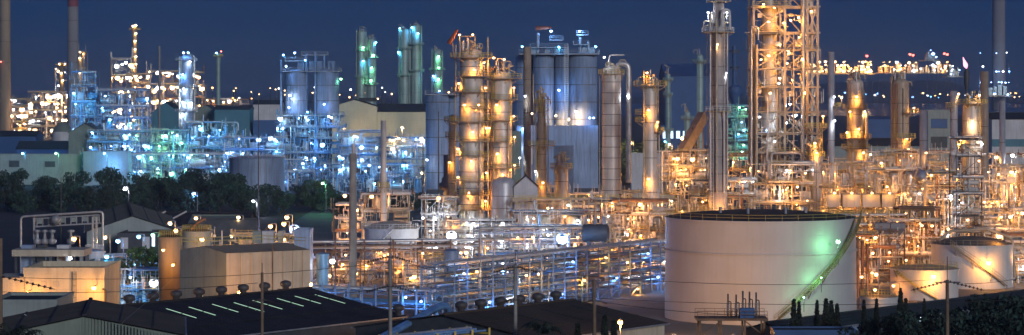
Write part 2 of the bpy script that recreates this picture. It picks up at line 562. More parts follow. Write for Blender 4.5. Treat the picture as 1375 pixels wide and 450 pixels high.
def tank(label, px, Y, rim, rpx, body='tank_white', roof='tank_roof', rail='rail_yellow', dome=1.2, stair=None, seg=48, rails=True, name='storage_tank', cat='tank', z0=0.0, group=None, courses=2.4, posts=True):
    x, r, z = X(px, Y), M(rpx, Y), Z(rim, Y)
    t = thing(name, label, cat, (x, Y, z0), group)
    n = max(2, int((z - z0) / courses))
    for i in range(n):                                               # plate courses, each a hair proud of the one above
        b = MB()
        lo, hi = z0 + (z - z0) * i / n, z0 + (z - z0) * (i + 1) / n
        rr = r + .025 * (n - i)
        b.lathe([(rr, lo), (rr, hi)], (x, Y, 0), 96 if r > 10 else seg)
        b.build('shell_course', body, t)
    ring('rim_ring', body, t, (x, Y, z - .35), r + .2, .35, 64)
    b = MB()
    b.lathe([(r - .02, z + .02), (r * .75, z + dome * .5), (r * .4, z + dome * .85), (r * .05, z + dome)], (x, Y, 0), seg)
    b.build('roof', roof, t)
    if rails:
        g = MB()
        g.rail(arc(x, Y, r - .1, -180, 175, z, 36), 1.1, M(.34, Y), closed=True, gap=3)
        g.build('guard_rail', rail, t)
    if stair: stairs(t, x, Y, r + .1, *stair, m=rail, t=M(.3, Y))
    return t, x, r, z

PIPES = ['pipe_alu', 'pipe_white', 'pipe_tan', 'pipe_alu', 'pipe_rust', 'pipe_white']
def frame(label, px0, px1, Y, top, depth=9.0, levels=4, bay=None, steel='steel_tan', lc=('warm',), nl=6, power=350, dens=1.0, seed=1, z0=0.0,
          rail='rail_yellow', pipes=PIPES, name='process_unit', cat='process unit', group=None, equip=.7, decks=.55, fill='sodium', fpow=2900, brace=.35):
    """An open steel structure with decks, vessels, pipe runs and lamps."""
    rnd = random.Random(seed * 7919 + px0)
    xa, xb, zt = X(px0, Y), X(px1, Y), Z(top, Y)
    t = thing(name, label, cat, ((xa + xb) / 2, Y + depth / 2, z0), group)
    W_ = xb - xa
    nb = max(1, round(W_ / (bay or 6.0)))
    th = max(.2, M(.7, Y))
    xs = [xa + W_ * i / nb for i in range(nb + 1)]
    zs = [z0 + (zt - z0) * (i + 1) / levels for i in range(levels)]
    for i in range(1, levels): zs[i - 1] += rnd.uniform(-.5, .5) * (zt - z0) / levels * .4
    hts = [rnd.choice(zs[max(0, levels - 2):]) + (rnd.uniform(0, 1.5)) for _ in xs]
    hts[rnd.randrange(len(hts))] = zt
    for i, xx in enumerate(xs):
        for yy in (Y, Y + depth):
            beam('column', steel, t, (xx, yy, z0), (xx, yy, hts[i]), th)
    dz_lev = (zt - z0) / levels
    tiny = MB()
    for j, z in enumerate(zs):
        for i in range(nb):
            if z > max(hts[i], hts[i + 1]) + .5: continue
            for yy in (Y, Y + depth):
                beam('beam', steel, t, (xs[i], yy, z), (xs[i + 1], yy, z), th * .85)
            if rnd.random() < brace:
                lo = zs[j - 1] if j else z0
                a, c = (xs[i], xs[i + 1]) if rnd.random() < .5 else (xs[i + 1], xs[i])
                beam('brace', steel, t, (a, Y - .05, lo), (c, Y - .05, z), th * .6)
            if rnd.random() < decks:
                box('deck', steel, t, ((xs[i] + xs[i + 1]) / 2, Y + depth / 2, z + .1), (xs[i + 1] - xs[i], depth, .12))
                g = MB()
                g.rail([(xs[i], Y - .1, z + .15), (xs[i + 1], Y - .1, z + .15)], 1.15, M(.36, Y), gap=max(1.5, M(7, Y)))
                g.build('guard_rail', rail, t)
            # vessels and exchangers standing in the bay
            if rnd.random() < equip and j < levels:
                lo = zs[j - 1] if j else z0
                H = (z - lo)
                c = (xs[i] + xs[i + 1]) / 2 + rnd.uniform(-.2, .2) * (xs[1] - xs[0])
                yy = Y + depth * rnd.uniform(.15, .6)
                m_ = rnd.choice(pipes[:3])
                k = rnd.random()
                L = xs[1] - xs[0]
                if k < .34: drum('vessel', m_, t, (c - L * .36, yy, lo + H * .45), (c + L * .36, yy, lo + H * .45), min(H * .3, 1.6))
                elif k < .62: drum('vertical_vessel', m_, t, (c, yy, lo + .4), (c, yy, lo + H * .8), min(L * .26, 1.5))
                elif k < .8:
                    for q in (-.22, .22): pipe('exchanger', m_, t, (c - L * .3, yy, lo + H * (.5 + q)), (c + L * .3, yy, lo + H * (.5 + q)), min(H * .16, .7), 12)
                else: box('cabinet', rnd.choice(('wall_white', 'steel_grey')), t, (c, yy, lo + H * .35), (L * .5, 2.2, H * .6))
        # pipe runs along this level
        for k in range(int(2 + 3 * dens)):
            i0 = rnd.randrange(0, nb); i1 = rnd.randrange(i0 + 1, nb + 1)
            yy = Y - .3 + rnd.uniform(0, depth * .5)
            zz = z + rnd.uniform(.25, .9)
            r_ = rnd.choice((.1, .14, .2, .28, .4)) * max(1, Y / 900)
            xx0, xx1 = xs[i0] - rnd.uniform(0, 1), xs[i1] + rnd.uniform(0, 1)
            m_ = rnd.choice(pipes)
            if rnd.random() < .4:
                d1, d2 = rnd.uniform(-.8, .8) * dz_lev, rnd.uniform(-.8, .8) * dz_lev
                bent_pipe('pipe', m_, t, [(xx0, yy, zz + d1), (xx0, yy, zz), (xx1, yy, zz), (xx1, yy, max(.2, zz + d2))], r_, 6)
            else:
                pipe('pipe', m_, t, (xx0, yy, zz), (xx1, yy, zz), r_)
                if r_ > .18 and Y < 900:
                    for _ in range(2):
                        fx = rnd.uniform(xx0, xx1)
                        pipe('flange', 'steel_grey', t, (fx - .14, yy, zz), (fx + .14, yy, zz), r_ * 1.55)
                    if rnd.random() < .5: put('valve', unit('valve', 'steel_rust'), t, Matrix.Translation((fx + .5, yy, zz - r_ * .5)) @ S(r_ * 1.3, r_ * 1.3, 1.5))
        for k in range(int(nb * (10 if Y < 900 else 18) * dens)):                          # small-bore lines, valves and fittings
            a = Vector((rnd.uniform(xa, xb), Y + rnd.uniform(-.4, depth * .4), (zs[j - 1] if j else z0) + rnd.uniform(0, 1) * dz_lev))
            r_ = rnd.uniform(.06, .15) * max(1, Y / 800)
            q = rnd.choice((-1, 1))
            b_ = a + Vector((q * rnd.uniform(.4, 3), 0, 0)); c_ = b_ + Vector((0, 0, rnd.uniform(.5, 3)))
            tiny.tube([a, b_, c_] if rnd.random() < .6 else [a, a + Vector((0, 0, rnd.uniform(1, 4)))], r_, 4, False, rnd.randrange(3), False)
            if k % 3 == 0: tiny.box(a, (.35 + .3 * rnd.random(), .4, .3 + .5 * rnd.random()), mi=rnd.randrange(3))
    for k in range(int(nb * 1.2 * dens)):
        xx = rnd.uniform(xa, xb)
        pipe('riser_pipe', rnd.choice(pipes), t, (xx, Y + rnd.uniform(-.5, 2), z0), (xx, Y + rnd.uniform(-.5, 2), rnd.uniform(.5, 1.05) * zt), rnd.uniform(.12, .34) * max(1, Y / 900))
    tw = tiny.build('small_bore_pipework', [pipes[0], pipes[1], pipes[2]], t)
    tw['kind'] = 'stuff'
    for k in range(nl):
        j = rnd.randrange(levels)
        lo = zs[j - 1] if j else z0
        p = (rnd.uniform(xa, xb), Y + rnd.uniform(-.9, .3), min(zt, lo + dz_lev * rnd.uniform(.6, .98)))
        lamp(t, p, rnd.choice(lc), power * .55 * rnd.uniform(.5, 1.5) // 20 * 20, r=M(rnd.choice((.45, .6, .7, .8, 1.0, 1.2, 1.8)) * (1.25 if Y > 1100 else 1), Y))
    if fill:                                                          # added fill lights on masts in front, to brighten the unit evenly
        nf = max(1, round(W_ / (14 if Y < 900 else 26)))
        ahead = 6.0 if Y < 900 else 16.0
        for k in range(nf):
            fx = xa + W_ * (k + .5) / nf + rnd.uniform(-1, 1)
            fz = z0 + (zt - z0) * rnd.uniform(.55, .8)
            mt = thing('floodlight_mast', 'added fill-light before the ' + label, 'floodlight', (fx, Y - ahead, z0), 'added fill-lights before the ' + label)
            pipe('pole', 'galvanised', mt, (fx, Y - ahead + .2, z0), (fx, Y - ahead + .2, fz + .3), .06 + M(.07, Y))
            lamp(mt, (fx, Y - ahead, fz), fill, fpow * (zt - z0) / 16, r=M(.7, Y), off=(0, 1.0, 0), face=math.pi)
    return t

def rack(label, px0, Y0, px1, Y1, tiers, half=3.5, bays=10, steel='steel_tan', pipes=PIPES, npipe=6, rail=None, lc=None, power=0, seed=1, nl=0, legs=True):
    """A pipe rack: bents of columns and beams, and pipes lying on every tier."""
    rnd = random.Random(seed)
    A, B = Vector((X(px0, Y0), Y0, 0)), Vector((X(px1, Y1), Y1, 0))
    d = (B - A).normalized()
    n = Vector((-d.y, d.x, 0))
    t = thing('pipe_rack', label, 'pipe rack', ((A + B) / 2)[:])
    th = max(.28, M(1.1, (Y0 + Y1) / 2))
    up = lambda p, z: Vector((p.x, p.y, z))
    zt = tiers[-1]
    for i in range(bays + 1):
        p = A.lerp(B, i / bays)
        for sgn in (-1, 1):
            if legs: beam('column', steel, t, up(p + n * half * sgn, 0), up(p + n * half * sgn, zt + .8), th)
        for z in tiers:
            beam('cross_beam', steel, t, up(p - n * half, z), up(p + n * half, z), th * .8)
    for z in tiers:
        for sgn in (-1, 1):
            beam('edge_beam', steel, t, up(A + n * half * sgn, z - .45), up(B + n * half * sgn, z - .45), th * .7)
        for k in range(npipe):
            q = -half * .85 + 1.7 * half * (k + .5) / npipe
            r_ = rnd.choice((.12, .16, .22, .3))
            u0, u1 = (0, 1) if rnd.random() < .7 else sorted((rnd.random(), rnd.random()))
            pipe('pipe', rnd.choice(pipes), t, up(A.lerp(B, u0) + n * q, z + r_ + .2), up(A.lerp(B, u1) + n * q, z + r_ + .2), r_)
    for i in range(bays):
        if rnd.random() < .3:
            p, q = A.lerp(B, i / bays), A.lerp(B, (i + 1) / bays)
            beam('brace', steel, t, up(p - n * (half + .05), 0), up(q - n * (half + .05), tiers[0]), th * .6)
    for k in range(bays * 2):
        p = A.lerp(B, rnd.random()) + n * rnd.uniform(-half, half)
        z = rnd.choice(tiers)
        pipe('drop_pipe', rnd.choice(pipes), t, up(p, 0 if rnd.random() < .6 else z - 3), up(p, z + .3), rnd.uniform(.1, .2))
    if rail:
        g = MB()
        for sgn in (-1, 1): g.rail([up(A + n * half * sgn, zt + .3), up(B + n * half * sgn, zt + .3)], 1.1, M(.36, Y0), gap=3)
        g.build('guard_rail', rail, t)
    for k in range(nl):
        p = A.lerp(B, (k + .5) / nl) - n * (half + .6)
        lamp(t, up(p, rnd.choice(tiers) - rnd.uniform(.7, 1.8))[:], rnd.choice(lc), power)
    return t

def hall(label, A, B, span, zr, ze, roof='roof_dark', wall='sheet_green', name='warehouse', skylights=(), vents=(), ribs=True, z0=0.0, group=None, gable=None, back=True, cap=True):
    """A gabled hall: ridge from A to B (plan points), half-span, ridge and eave heights. Roof slopes are ribbed sheets."""
    A, B = Vector((*A, 0)), Vector((*B, 0))
    d = (B - A).normalized(); L = (B - A).length
    n = Vector((d.y, -d.x, 0))                                       # to the right of A->B
    t = thing(name, label, 'building', (*((A + B) / 2)[:2], z0), group)
    P = lambda s_, q, z: Vector((A.x + d.x * s_ + n.x * q, A.y + d.y * s_ + n.y * q, z))
    for sg in ((1, -1) if back else (1,)):
        b = MB()
        k = max(2, int(L / 1.0)) if ribs else 2
        o_ = .5
        sl = (zr - ze) / span
        for i in range(k):
            s0, s1 = -o_ + (L + 2 * o_) * i / k, -o_ + (L + 2 * o_) * (i + 1) / k
            mid = s0 + (s1 - s0) * .18
            rows = [(s0, .0), (s0 + .02, .06), (mid, .06), (mid + .02, 0), (s1, 0)]
            vs = []
            for q in (0, span + .5):
                for s_, h in rows: vs.append(P(s_, q * sg, zr - q * sl + h + .12))
            b.add(vs, [((j + 5, j + 6, j + 1, j) if sg > 0 else (j, j + 1, j + 6, j + 5)) for j in range(4)])
        b.add([P(-o_, 0, zr), P(L + o_, 0, zr), P(L + o_, (span + .5) * sg, zr - (span + .5) * sl), P(-o_, (span + .5) * sg, zr - (span + .5) * sl)], [(0, 1, 2, 3)])
        b.build('roof_slope', roof, t)
        w_ = MB()
        w_.add([P(0, span * sg, z0), P(L, span * sg, z0), P(L, span * sg, ze), P(0, span * sg, ze)], [(0, 1, 2, 3)])
        w_.build('side_wall', wall, t)
    for s_ in (0, L):
        b = MB()
        b.add([P(s_, -span, z0), P(s_, span, z0), P(s_, span, ze), P(s_, 0, zr - .02), P(s_, -span, ze)], [(0, 1, 2, 3, 4)])
        b.build('gable_wall', gable or wall, t)
    if ribs:
        for sg in ((1, -1) if back else (1,)):
            for q in (span * .36, span * .7):
                zq = zr - q * (zr - ze) / span + .2
                beam('sheet_lap', roof, t, P(-.4, q * sg, zq), P(L + .4, q * sg, zq), .25, .05)
            beam('gutter', 'steel_grey', t, P(-.5, (span + .6) * sg, ze - .1), P(L + .5, (span + .6) * sg, ze - .1), .22)
    if cap: beam('ridge_cap', roof, t, P(-.5, 0, zr + .22), P(L + .5, 0, zr + .22), .5, .25)
    for s_, q0, q1, wd in skylights:
        b = MB()
        sl = (zr - ze) / span
        b.add([P(s_, q0, zr - q0 * sl + .2), P(s_ + wd, q0, zr - q0 * sl + .2), P(s_ + wd, q1, zr - q1 * sl + .2), P(s_, q1, zr - q1 * sl + .2)], [(0, 1, 2, 3)])
        b.build('skylight', 'lit_skylight', t)
    for s_, q in vents:
        c = P(s_, q, zr - abs(q) * (zr - ze) / span)
        v = put('roof_ventilator', vent_mesh(), t, Matrix.Translation(c) @ S(.66, .66, .85))
    return t

_V = []
def vent_mesh():
    if not _V:
        b = MB()
        b.lathe([(.85, 0), (.8, .9), (1.35, 1.15), (1.45, 1.5), (1.35, 1.85), (.95, 2.05), (.3, 2.2)], seg=16)
        _V.append(b.mesh('roof_ventilator', ['steel_dark']))
    return _V[0]

def block(label, px0, px1, Y, top, depth, wall='wall_cream', roof='roof_dark', name='building', rz=0.0, z0=0.0, parapet=.5, wins=(), group=None, cat='building', base=None):
    """A flat-roofed building facing the viewer; wins: (px0, px1, row0, row1, material) on its front wall."""
    xa, xb, zt = X(px0, Y), X(px1, Y), Z(top, Y)
    t = thing(name, label, cat, ((xa + xb) / 2, Y + depth / 2, z0), group)
    cx = (xa + xb) / 2
    box('wall', wall, t, (cx, Y + depth / 2, (z0 + zt) / 2), (xb - xa, depth, zt - z0))
    box('roof', roof, t, (cx, Y + depth / 2, zt + .06), (xb - xa - .5, depth - .5, .1))
    for a, b_, s in (((cx, Y + .1), 0, (xb - xa + .2, .3)), ((cx, Y + depth - .1), 0, (xb - xa + .2, .3)), ((xa + .1, Y + depth / 2), 0, (.3, depth - .5)), ((xb - .1, Y + depth / 2), 0, (.3, depth - .5))):
        box('parapet', wall, t, (*a, zt + parapet / 2 + .01), (*s, parapet))
    for q0, q1, r0, r1, m_ in wins:
        a, b_ = X(q0, Y), X(q1, Y)
        z1, zb = Z(r0, Y), Z(r1, Y)
        f = box('window', m_, t, ((a + b_) / 2, Y - .02, (z1 + zb) / 2), (b_ - a, .12, z1 - zb))
        box('window_frame', 'steel_dark', f, ((a + b_) / 2, Y - .06, z1 + .06), (b_ - a + .2, .2, .12))
        box('window_frame', 'steel_dark', f, ((a + b_) / 2, Y - .06, zb - .06), (b_ - a + .2, .2, .12))
    return t

# ------------------------------------------------------------------ vegetation
def leaf_cloud(n, lobes, size, rnd, mi_top=1):
    b = MB()
    for i in range(n):
        c, rr = lobes[rnd.randrange(len(lobes))]
        while True:
            v = Vector((rnd.uniform(-1, 1), rnd.uniform(-1, 1), rnd.uniform(-1, 1)))
            if .25 < v.length < 1: break
        v = v.normalized() * (v.length ** .5)
        p = Vector(c) + Vector((v.x * rr, v.y * rr, v.z * rr * .8))
        s_ = size * rnd.uniform(.5, 1.3)
        u = Vector((rnd.gauss(0, 1), rnd.gauss(0, 1), rnd.gauss(0, 1))).normalized()
        w_ = u.orthogonal().normalized()
        q = u.cross(w_)
        a = rnd.uniform(0, 6.28)
        e1, e2 = w_ * math.cos(a) + q * math.sin(a), q * math.cos(a) - w_ * math.sin(a)
        mi = rnd.randrange(2)
        b.add([p - e1 * s_, p - e2 * s_ * .55, p + e1 * s_, p + e2 * s_ * .55], [(0, 1, 2, 3)], mi)
    return b

_TM = {}
def tree_mesh(kind, k):
    key = (kind, k)
    if key in _TM: return _TM[key]
    rnd = random.Random(hash(kind) % 1 + k * 31 + len(kind))
    if kind == 'cypress':
        lobes = [((rnd.uniform(-.04, .04) * (1 - z), rnd.uniform(-.04, .04) * (1 - z), z), .13 * (1.08 - z) ** .75 * rnd.uniform(.9, 1.1)) for z in [.06 + .93 * i / 25 for i in range(26)]]
        cr = leaf_cloud(2000, lobes, .03, rnd)
        ms = ['leaf_cypress', 'leaf_cypress']
    else:
        lobes = [((rnd.uniform(-.34, .34), rnd.uniform(-.34, .34), rnd.uniform(.16, .84)), rnd.uniform(.13, .24)) for _ in range(20)]
        cr = leaf_cloud(2600, lobes, .04, rnd)
        ms = {'dark': ['leaf_dark', 'leaf_mid'], 'mid': ['leaf_mid', 'leaf_dark'], 'light': ['leaf_light', 'leaf_mid'], 'black': ['leaf_cypress', 'leaf_dark']}[kind]
    tr = MB()
    top = .85 if kind == 'cypress' else .55
    tr.tube([(0, 0, 0), (.01, .01, top * .5), (-.01, 0, top)], [.028, .02, .008], 7)
    if kind != 'cypress':
        for c, rr in lobes[:7]: tr.tube([(0, 0, .3), (c[0] * .5, c[1] * .5, (c[2] + .3) / 2 - .02), c], [.014, .01, .004], 5)
    _TM[key] = (cr.mesh('crown_' + kind, ms), tr.mesh('trunk_' + kind, ['bark']))
    return _TM[key]

def tree(label, px, Y, top, kind='dark', wide=1.0, k=0, z0=0.0, group=None, rz=None):
    h = Z(top, Y) - z0
    x = X(px, Y)
    t = thing('cypress_tree' if kind == 'cypress' else 'tree', label, 'tree', (x, Y, z0), group)
    cm, tm = tree_mesh(kind, k % 5)
    mw = Matrix.Translation((x, Y, z0)) @ Matrix.Rotation(rz if rz is not None else px * 1.7, 4, 'Z') @ S(h * wide, h * wide, h)
    put('crown', cm, t, mw); put('trunk', tm, t, mw)
    return t

def utility_pole(label, px, Y, top, m='concrete_pole', arms=((0, 1.8),), rad=.23, needle=0.0):
    x, z = X(px, Y), Z(top, Y)
    t = thing('utility_pole', label, 'utility pole', (x, Y, 0))
    b = MB(); b.lathe([(rad * 1.25, 0), (rad, z)], (x, Y, 0), 10); b.build('pole', m, t)
    if needle: pipe('spike', 'steel_dark', t, (x, Y, z), (x, Y, z + needle), .05)
    for dz, half in arms:
        beam('crossarm', 'steel_dark', t, (x - half * .35, Y - .2, z - dz), (x + half * .35, Y - .2, z - dz), .14)
        for sg in (-1, 1):
            b = MB()
            a, e = Vector((x + sg * .25, Y - .2, z - dz + .1)), Vector((x + sg * half, Y - .2, z - dz - half * .22))
            n = 9
            for i in range(n):
                p, q = a.lerp(e, i / n), a.lerp(e, (i + .55) / n)
                b.tube([p, p.lerp(q, .3), q], [.06, .22, .06], 7)
                b.tube([q, a.lerp(e, (i + 1) / n)], .05, 5, False)
            b.build('insulator_string', 'insulator', t)
    return t

def wire(label, a, b, sag=1.0, r=.035, m='wire', name='power_line', group='overhead power lines'):
    a, b = Vector(a), Vector(b)
    g = MB()
    g.tube([a.lerp(b, i / 16) - Vector((0, 0, sag * 4 * (i / 16) * (1 - i / 16))) for i in range(17)], r, 5)
    return tag(g.build(name, m), label, 'cable', group)
# ================================================================== the setting
def sheet(name, x0, x1, y0, y1, z, m, n=1):
    b = MB()
    b.add([(x0, y0, z), (x1, y0, z), (x1, y1, z), (x0, y1, z)], [(0, 1, 2, 3)])
    o = b.build(name, m); o['kind'] = 'structure'
    return o
sheet('ground', -6000, 6000, -200, 4300, 0, 'asphalt')
sheet('yard', -70, 190, 440, 1000, .02, 'yard')
sheet('road', X(0, 445), X(1400, 470), 430, 440, .03, 'asphalt')
sheet('sea', -40000, 40000, 4300, 70000, -1.5, 'water')
b = MB()                                                             # the far shore with its low hills
ridge = [(-9000, 0), (600, 2), (1020, 2), (1120, 6), (1165, 12), (1185, 22), (1205, 25), (1225, 23), (1250, 26), (1275, 24), (1290, 19), (1310, 6), (1400, 3), (1700, 2)]
Yh = 11500
b.add([(X(p, Yh) if p > -1000 else -20000, Yh + dy, z) for dy, up in ((-900, 0), (0, 1), (2500, 1)) for p, h in ridge for z in [(-2 if not up else 3 + M(h, Yh))]],
      [(r * len(ridge) + i, r * len(ridge) + i + 1, (r + 1) * len(ridge) + i + 1, (r + 1) * len(ridge) + i) for r in range(2) for i in range(len(ridge) - 1)])
o = b.build('far_hills', 'hill'); o['kind'] = 'structure'
sheet('far_shore', X(-300, 9000), X(1700, 9000), 8600, 10800, .5, 'asphalt')

# ================================================================== the large tank and its neighbours
tk, tx, tr, tz = tank('huge pale storage tank with dark low roof and diagonal stair on its side', 1021, 477, 291, 127, stair=None, dome=1.3, courses=2.6)
stairs(tk, tx, 477, tr + .15, 4, 70, 1.0, tz + .3, 'stair_olive', 1.3, t=.1)
sx, sa = tx, R(37)
lp = (tx + (tr + 3.0) * math.sin(sa), 477 - (tr + 3.0) * math.cos(sa), Z(324, 462))
pipe('lamp_pole', 'steel_dark', tk, (lp[0], lp[1], lp[2] - 4.2), lp, .07)
lamp(tk, lp, 'green', 850, r=.26, off=(-.7, -.4, -.9))
for a_, zz_, pw_ in ((27, 8.6, 420), (17, 5.2, 160)):  # added small lamps that stretch the green glow down the stair
    lq = (tx + (tr + 2.6) * math.sin(R(a_)), 477 - (tr + 2.6) * math.cos(R(a_)), zz_)
    pipe('lamp_pole', 'steel_dark', tk, (lq[0], lq[1], lq[2] - 2.6), lq, .06)
    lamp(tk, lq, 'green', pw_, r=.12, off=(-.5, -.2, -.5))
for q in (-60, -20, 25, 62):
    g = R(q); pipe('roof_vent', 'steel_grey', tk, (tx + 9 * math.sin(g), 477 - 9 * math.cos(g), tz), (tx + 9 * math.sin(g), 477 - 9 * math.cos(g), tz + 2.0), .3)
ring('wind_girder', 'tank_white', tk, (tx, 477, Z(343, 460)), tr + .32, .22, 64)
box('manway', 'tank_white', tk, (tx - 6, 477 - tr + .2, 2.0), (1.4, 2.2, 1.6))
t1, x1, r1, z1 = tank('cream tank with brown domed roof lit by a wall lamp', 1305, 552, 327, 54, body='tank_pale', rail='steel_tan', roof='tank_roof_pale', dome=1.6, stair=(40, -38, .6, 9.4), seg=40)
lamp(t1, (x1 + 1.6, 552 - r1 - 2.4, Z(353, 541)), 'warm', 2200, r=.32)
beam('lamp_arm', 'steel_dark', t1, (x1 + 1.6, 552 - r1 + .2, Z(352, 541)), (x1 + 1.6, 552 - r1 - 2.2, Z(352, 541)), .12)
lamp(t1, (X(1334, 551), 551 - 6, Z(316, 549)), 'warm', 500, r=.3)
bent_pipe('roof_pipe', 'pipe_tan', t1, [(x1 - 7, 552, z1 + .4), (x1 - 5, 552, z1 + 2.6), (x1 + 3, 551, z1 + 3.2), (x1 + 8.5, 551, z1 + 1.2), (x1 + 9, 551, 2)], .32)
t2, x2, r2, z2 = tank('squat white tank with railed roof and short stair lit by a wall lamp', 1241, 520, 360, 45, body='tank_pale', rail='rail_yellow', roof='steel_tan', dome=.8, stair=(12, -60, .4, 6.0), seg=40)
lamp(t2, (x2 + .5, 520 - r2 - 2.2, Z(371, 511)), 'warm', 1900, r=.3)
beam('lamp_arm', 'steel_dark', t2, (x2 + .5, 520 - r2 + .2, Z(370, 511)), (x2 + .5, 520 - r2 - 2.0, Z(370, 511)), .12)
t3, x3, r3, z3 = tank('small low tank with railed walkway on top beside the rust red columns', 1181, 497, 398, 26, body='tank_white', rail='rail_yellow', roof='steel_tan', dome=.4, seg=32)
lamp(t3, (x3 - 1.5, 497 - r3 - .8, z3 + 1.6), 'warm', 260, r=.2)
tm, xm, rm, zm = tank('pale beige tank with yellowish cone roof below the heater stack', 526, 600, 306, 36, body='tank_white', rail='rail_white', roof='pipe_tan', dome=1.7, seg=40, stair=(-75, 5, .5, 10))
pipe('level_gauge', 'steel_dark', tm, (xm + .1, 600 - rm - .25, 1), (xm + .1, 600 - rm - .25, zm - 2), .14)

# ================================================================== main columns, front of the plant
P_ = 'pipe_tan'
tower('tall white clad column with glowing lamps and a crowded pipe head', 633, 665, 74, 16.5, segs=[(122, 15)], plats=[(78, -180, 180, 2.6), (103, -60, 120, 1.8), (124, -110, 110, 2.0), (146, 0, 120, 1.8), (190, -60, 90, 1.6), (262, -90, 90, 1.6), (164, -150, 150, 2.4), (210, -60, 90, 1.6), (243, -110, 110, 1.8), (282, -90, 90, 1.6)],
      lamps=[(4, 94, 'warm', 1100), (-9, 141, 'warm', 900), (10, 141, 'warm', 600), (2, 177, 'warm', 800), (0, 216, 'warm', 900), (-3, 258, 'warm', 800), (17, 84, 'warm', 300), (-17, 112, 'warm', 350), (19, 118, 'warm', 350), (20, 172, 'warm', 350), (-18, 200, 'warm', 350), (20, 232, 'warm', 350), (-18, 238, 'warm', 350), (19, 270, 'warm', 350), (-16, 47, 'warm', 500), (2, 47, 'warm', 400), (-6, 296, 'white', 1800), (4, 318, 'white', 1400)],
      pipes=[(22, 50, 330, 1.2, P_), (-21, 60, 300, .9, P_), (12, 150, 335, 1.3, 'pipe_alu'), (26, 90, 335, .8, 'steel_rust')], clutter=26, seed=3)
tw = bpy.data.objects['process_column']
beam('head_frame', 'steel_tan', tw, (X(618, 665), 664, Z(49, 665)), (X(638, 665), 664, Z(49, 665)), .3)
for q in (618, 638): beam('head_post', 'steel_tan', tw, (X(q, 665), 664, Z(78, 665)), (X(q, 665), 664, Z(48, 665)), .3)
b = MB(); b.lathe([(.7, 0), (.35, 4.2)], seg=10, cap=False)
put('windsock', b.mesh('windsock', ['windsock']), tw, Matrix.Translation((X(603, 665), 664, Z(59, 665))) @ Matrix.Rotation(R(30), 4, 'Y'))
beam('windsock_pole', 'steel_tan', tw, (X(610, 665), 664, Z(80, 665)), (X(607, 665), 664, Z(49, 665)), .14)
tower('white clad column with broad head, twin to the tallest lamp-lit column', 673, 668, 104, 15.5, segs=[(245, 14.5)], plats=[(106, -180, 180, 2.6), (134, -90, 90, 1.6), (162, -120, 60, 2.2), (190, -90, 60, 1.8), (226, -150, 90, 2.2)],
      lamps=[(-6, 141, 'warm', 900), (-5, 206, 'warm', 900), (2, 234, 'warm', 900), (17, 118, 'warm', 300), (17, 156, 'warm', 350), (18, 184, 'warm', 350), (18, 222, 'warm', 350), (-16, 172, 'warm', 350), (-7, 256, 'warm', 900), (-6, 276, 'warm', 900), (-10, 78, 'warm', 900), (4, 80, 'cream', 300), (-8, 305, 'white', 1500), (3, 322, 'white', 800)],
      pipes=[(-17, 84, 330, 1.0, P_), (10, 165, 330, 1.2, P_), (-12, 160, 335, 1.5, 'steel_dark')], clutter=24, seed=8)
tower('pale grey fat vessel at the foot of the twin lamp-lit columns', 676, 648, 247, 16, body='cladding_grey', plats=[(310, -90, 90, 1.2)], step=3.2, lamps=[(2, 305, 'white', 500)], ladders=False, name='process_vessel', cat='vessel')
tower('slender pipe-like column beside the tallest lamp-lit column', 608, 676, 157, 5.2, body='cladding', plats=[(163, -180, 180, 1.3), (184, -180, 180, 1.0)], step=6, lamps=[(-4, 218, 'warm', 400)])
tower('conical grey furnace hood with a short stack', 602, 700, 208, 6.5, segs=[(240, 6.5), (247, 9), (256, 13)], body='stack_grey', plats=[(272, -100, 100, 1.8), (284, -100, 100, 1.8)], step=9, head='open', lamps=[(-14, 265, 'warm', 600), (0, 290, 'cream', 600)], name='furnace_stack', cat='furnace stack', rail='rail_white')
tower('plain slim grey stack in front of the blue silos', 708, 700, 63, 5.2, body='cladding_brown', step=9, head='open', ladders=False, pipes=[(8, 100, 260, .6, P_)], lamps=[(-3, 129, 'white', 350), (-10, 212, 'white', 250)], name='stack', cat='stack')
tower('brown thin column with a spiky pipe head before the silos', 727, 690, 136, 6.8, body='cladding_brown', plats=[(140, -180, 180, 1.0), (196, -180, 180, 2.2), (150, -120, 120, .9)], clutter=14, pipes=[(-8, 125, 260, .7, P_), (9, 130, 250, .6, 'pipe_rust')], lamps=[(-8, 230, 'white', 200), (2, 245, 'warm', 500)], segs=[(166, 5)])
tower('short squat column with cluttered top below the silos', 754, 690, 222, 9, body='cladding_grey', plats=[(226, -180, 180, 1.2)], clutter=12)
tower('banded white column with a curved overhead pipe', 821, 655, 96, 13, body='cladding', step=2.9, plats=[(100, -180, 180, .9)], clutter=8, lamps=[(-10, 77, 'white', 250), (22, 125, 'white', 450)], pipes=[(-16, 100, 270, .7, 'steel_grey')], ladders=False)
t = bpy.data.objects['process_column.005'] if 'process_column.005' in bpy.data.objects else None
q = [o for o in bpy.data.objects if o.get('label', '').startswith('banded white column')][0]
bent_pipe('overhead_pipe', 'pipe_alu', q, [(X(828, 655), 655, Z(98, 655)), (X(828, 655), 655, Z(86, 655)), (X(844, 655), 655, Z(86, 655)), (X(844, 655), 655, Z(245, 655))], M(3.8, 655), 12)
bent_pipe('vent_pipe', 'pipe_white', q, [(X(818, 655), 654, Z(96, 655)), (X(818, 655), 654, Z(74, 655)), (X(838, 655), 654, Z(74, 655))], M(1, 655), 8)
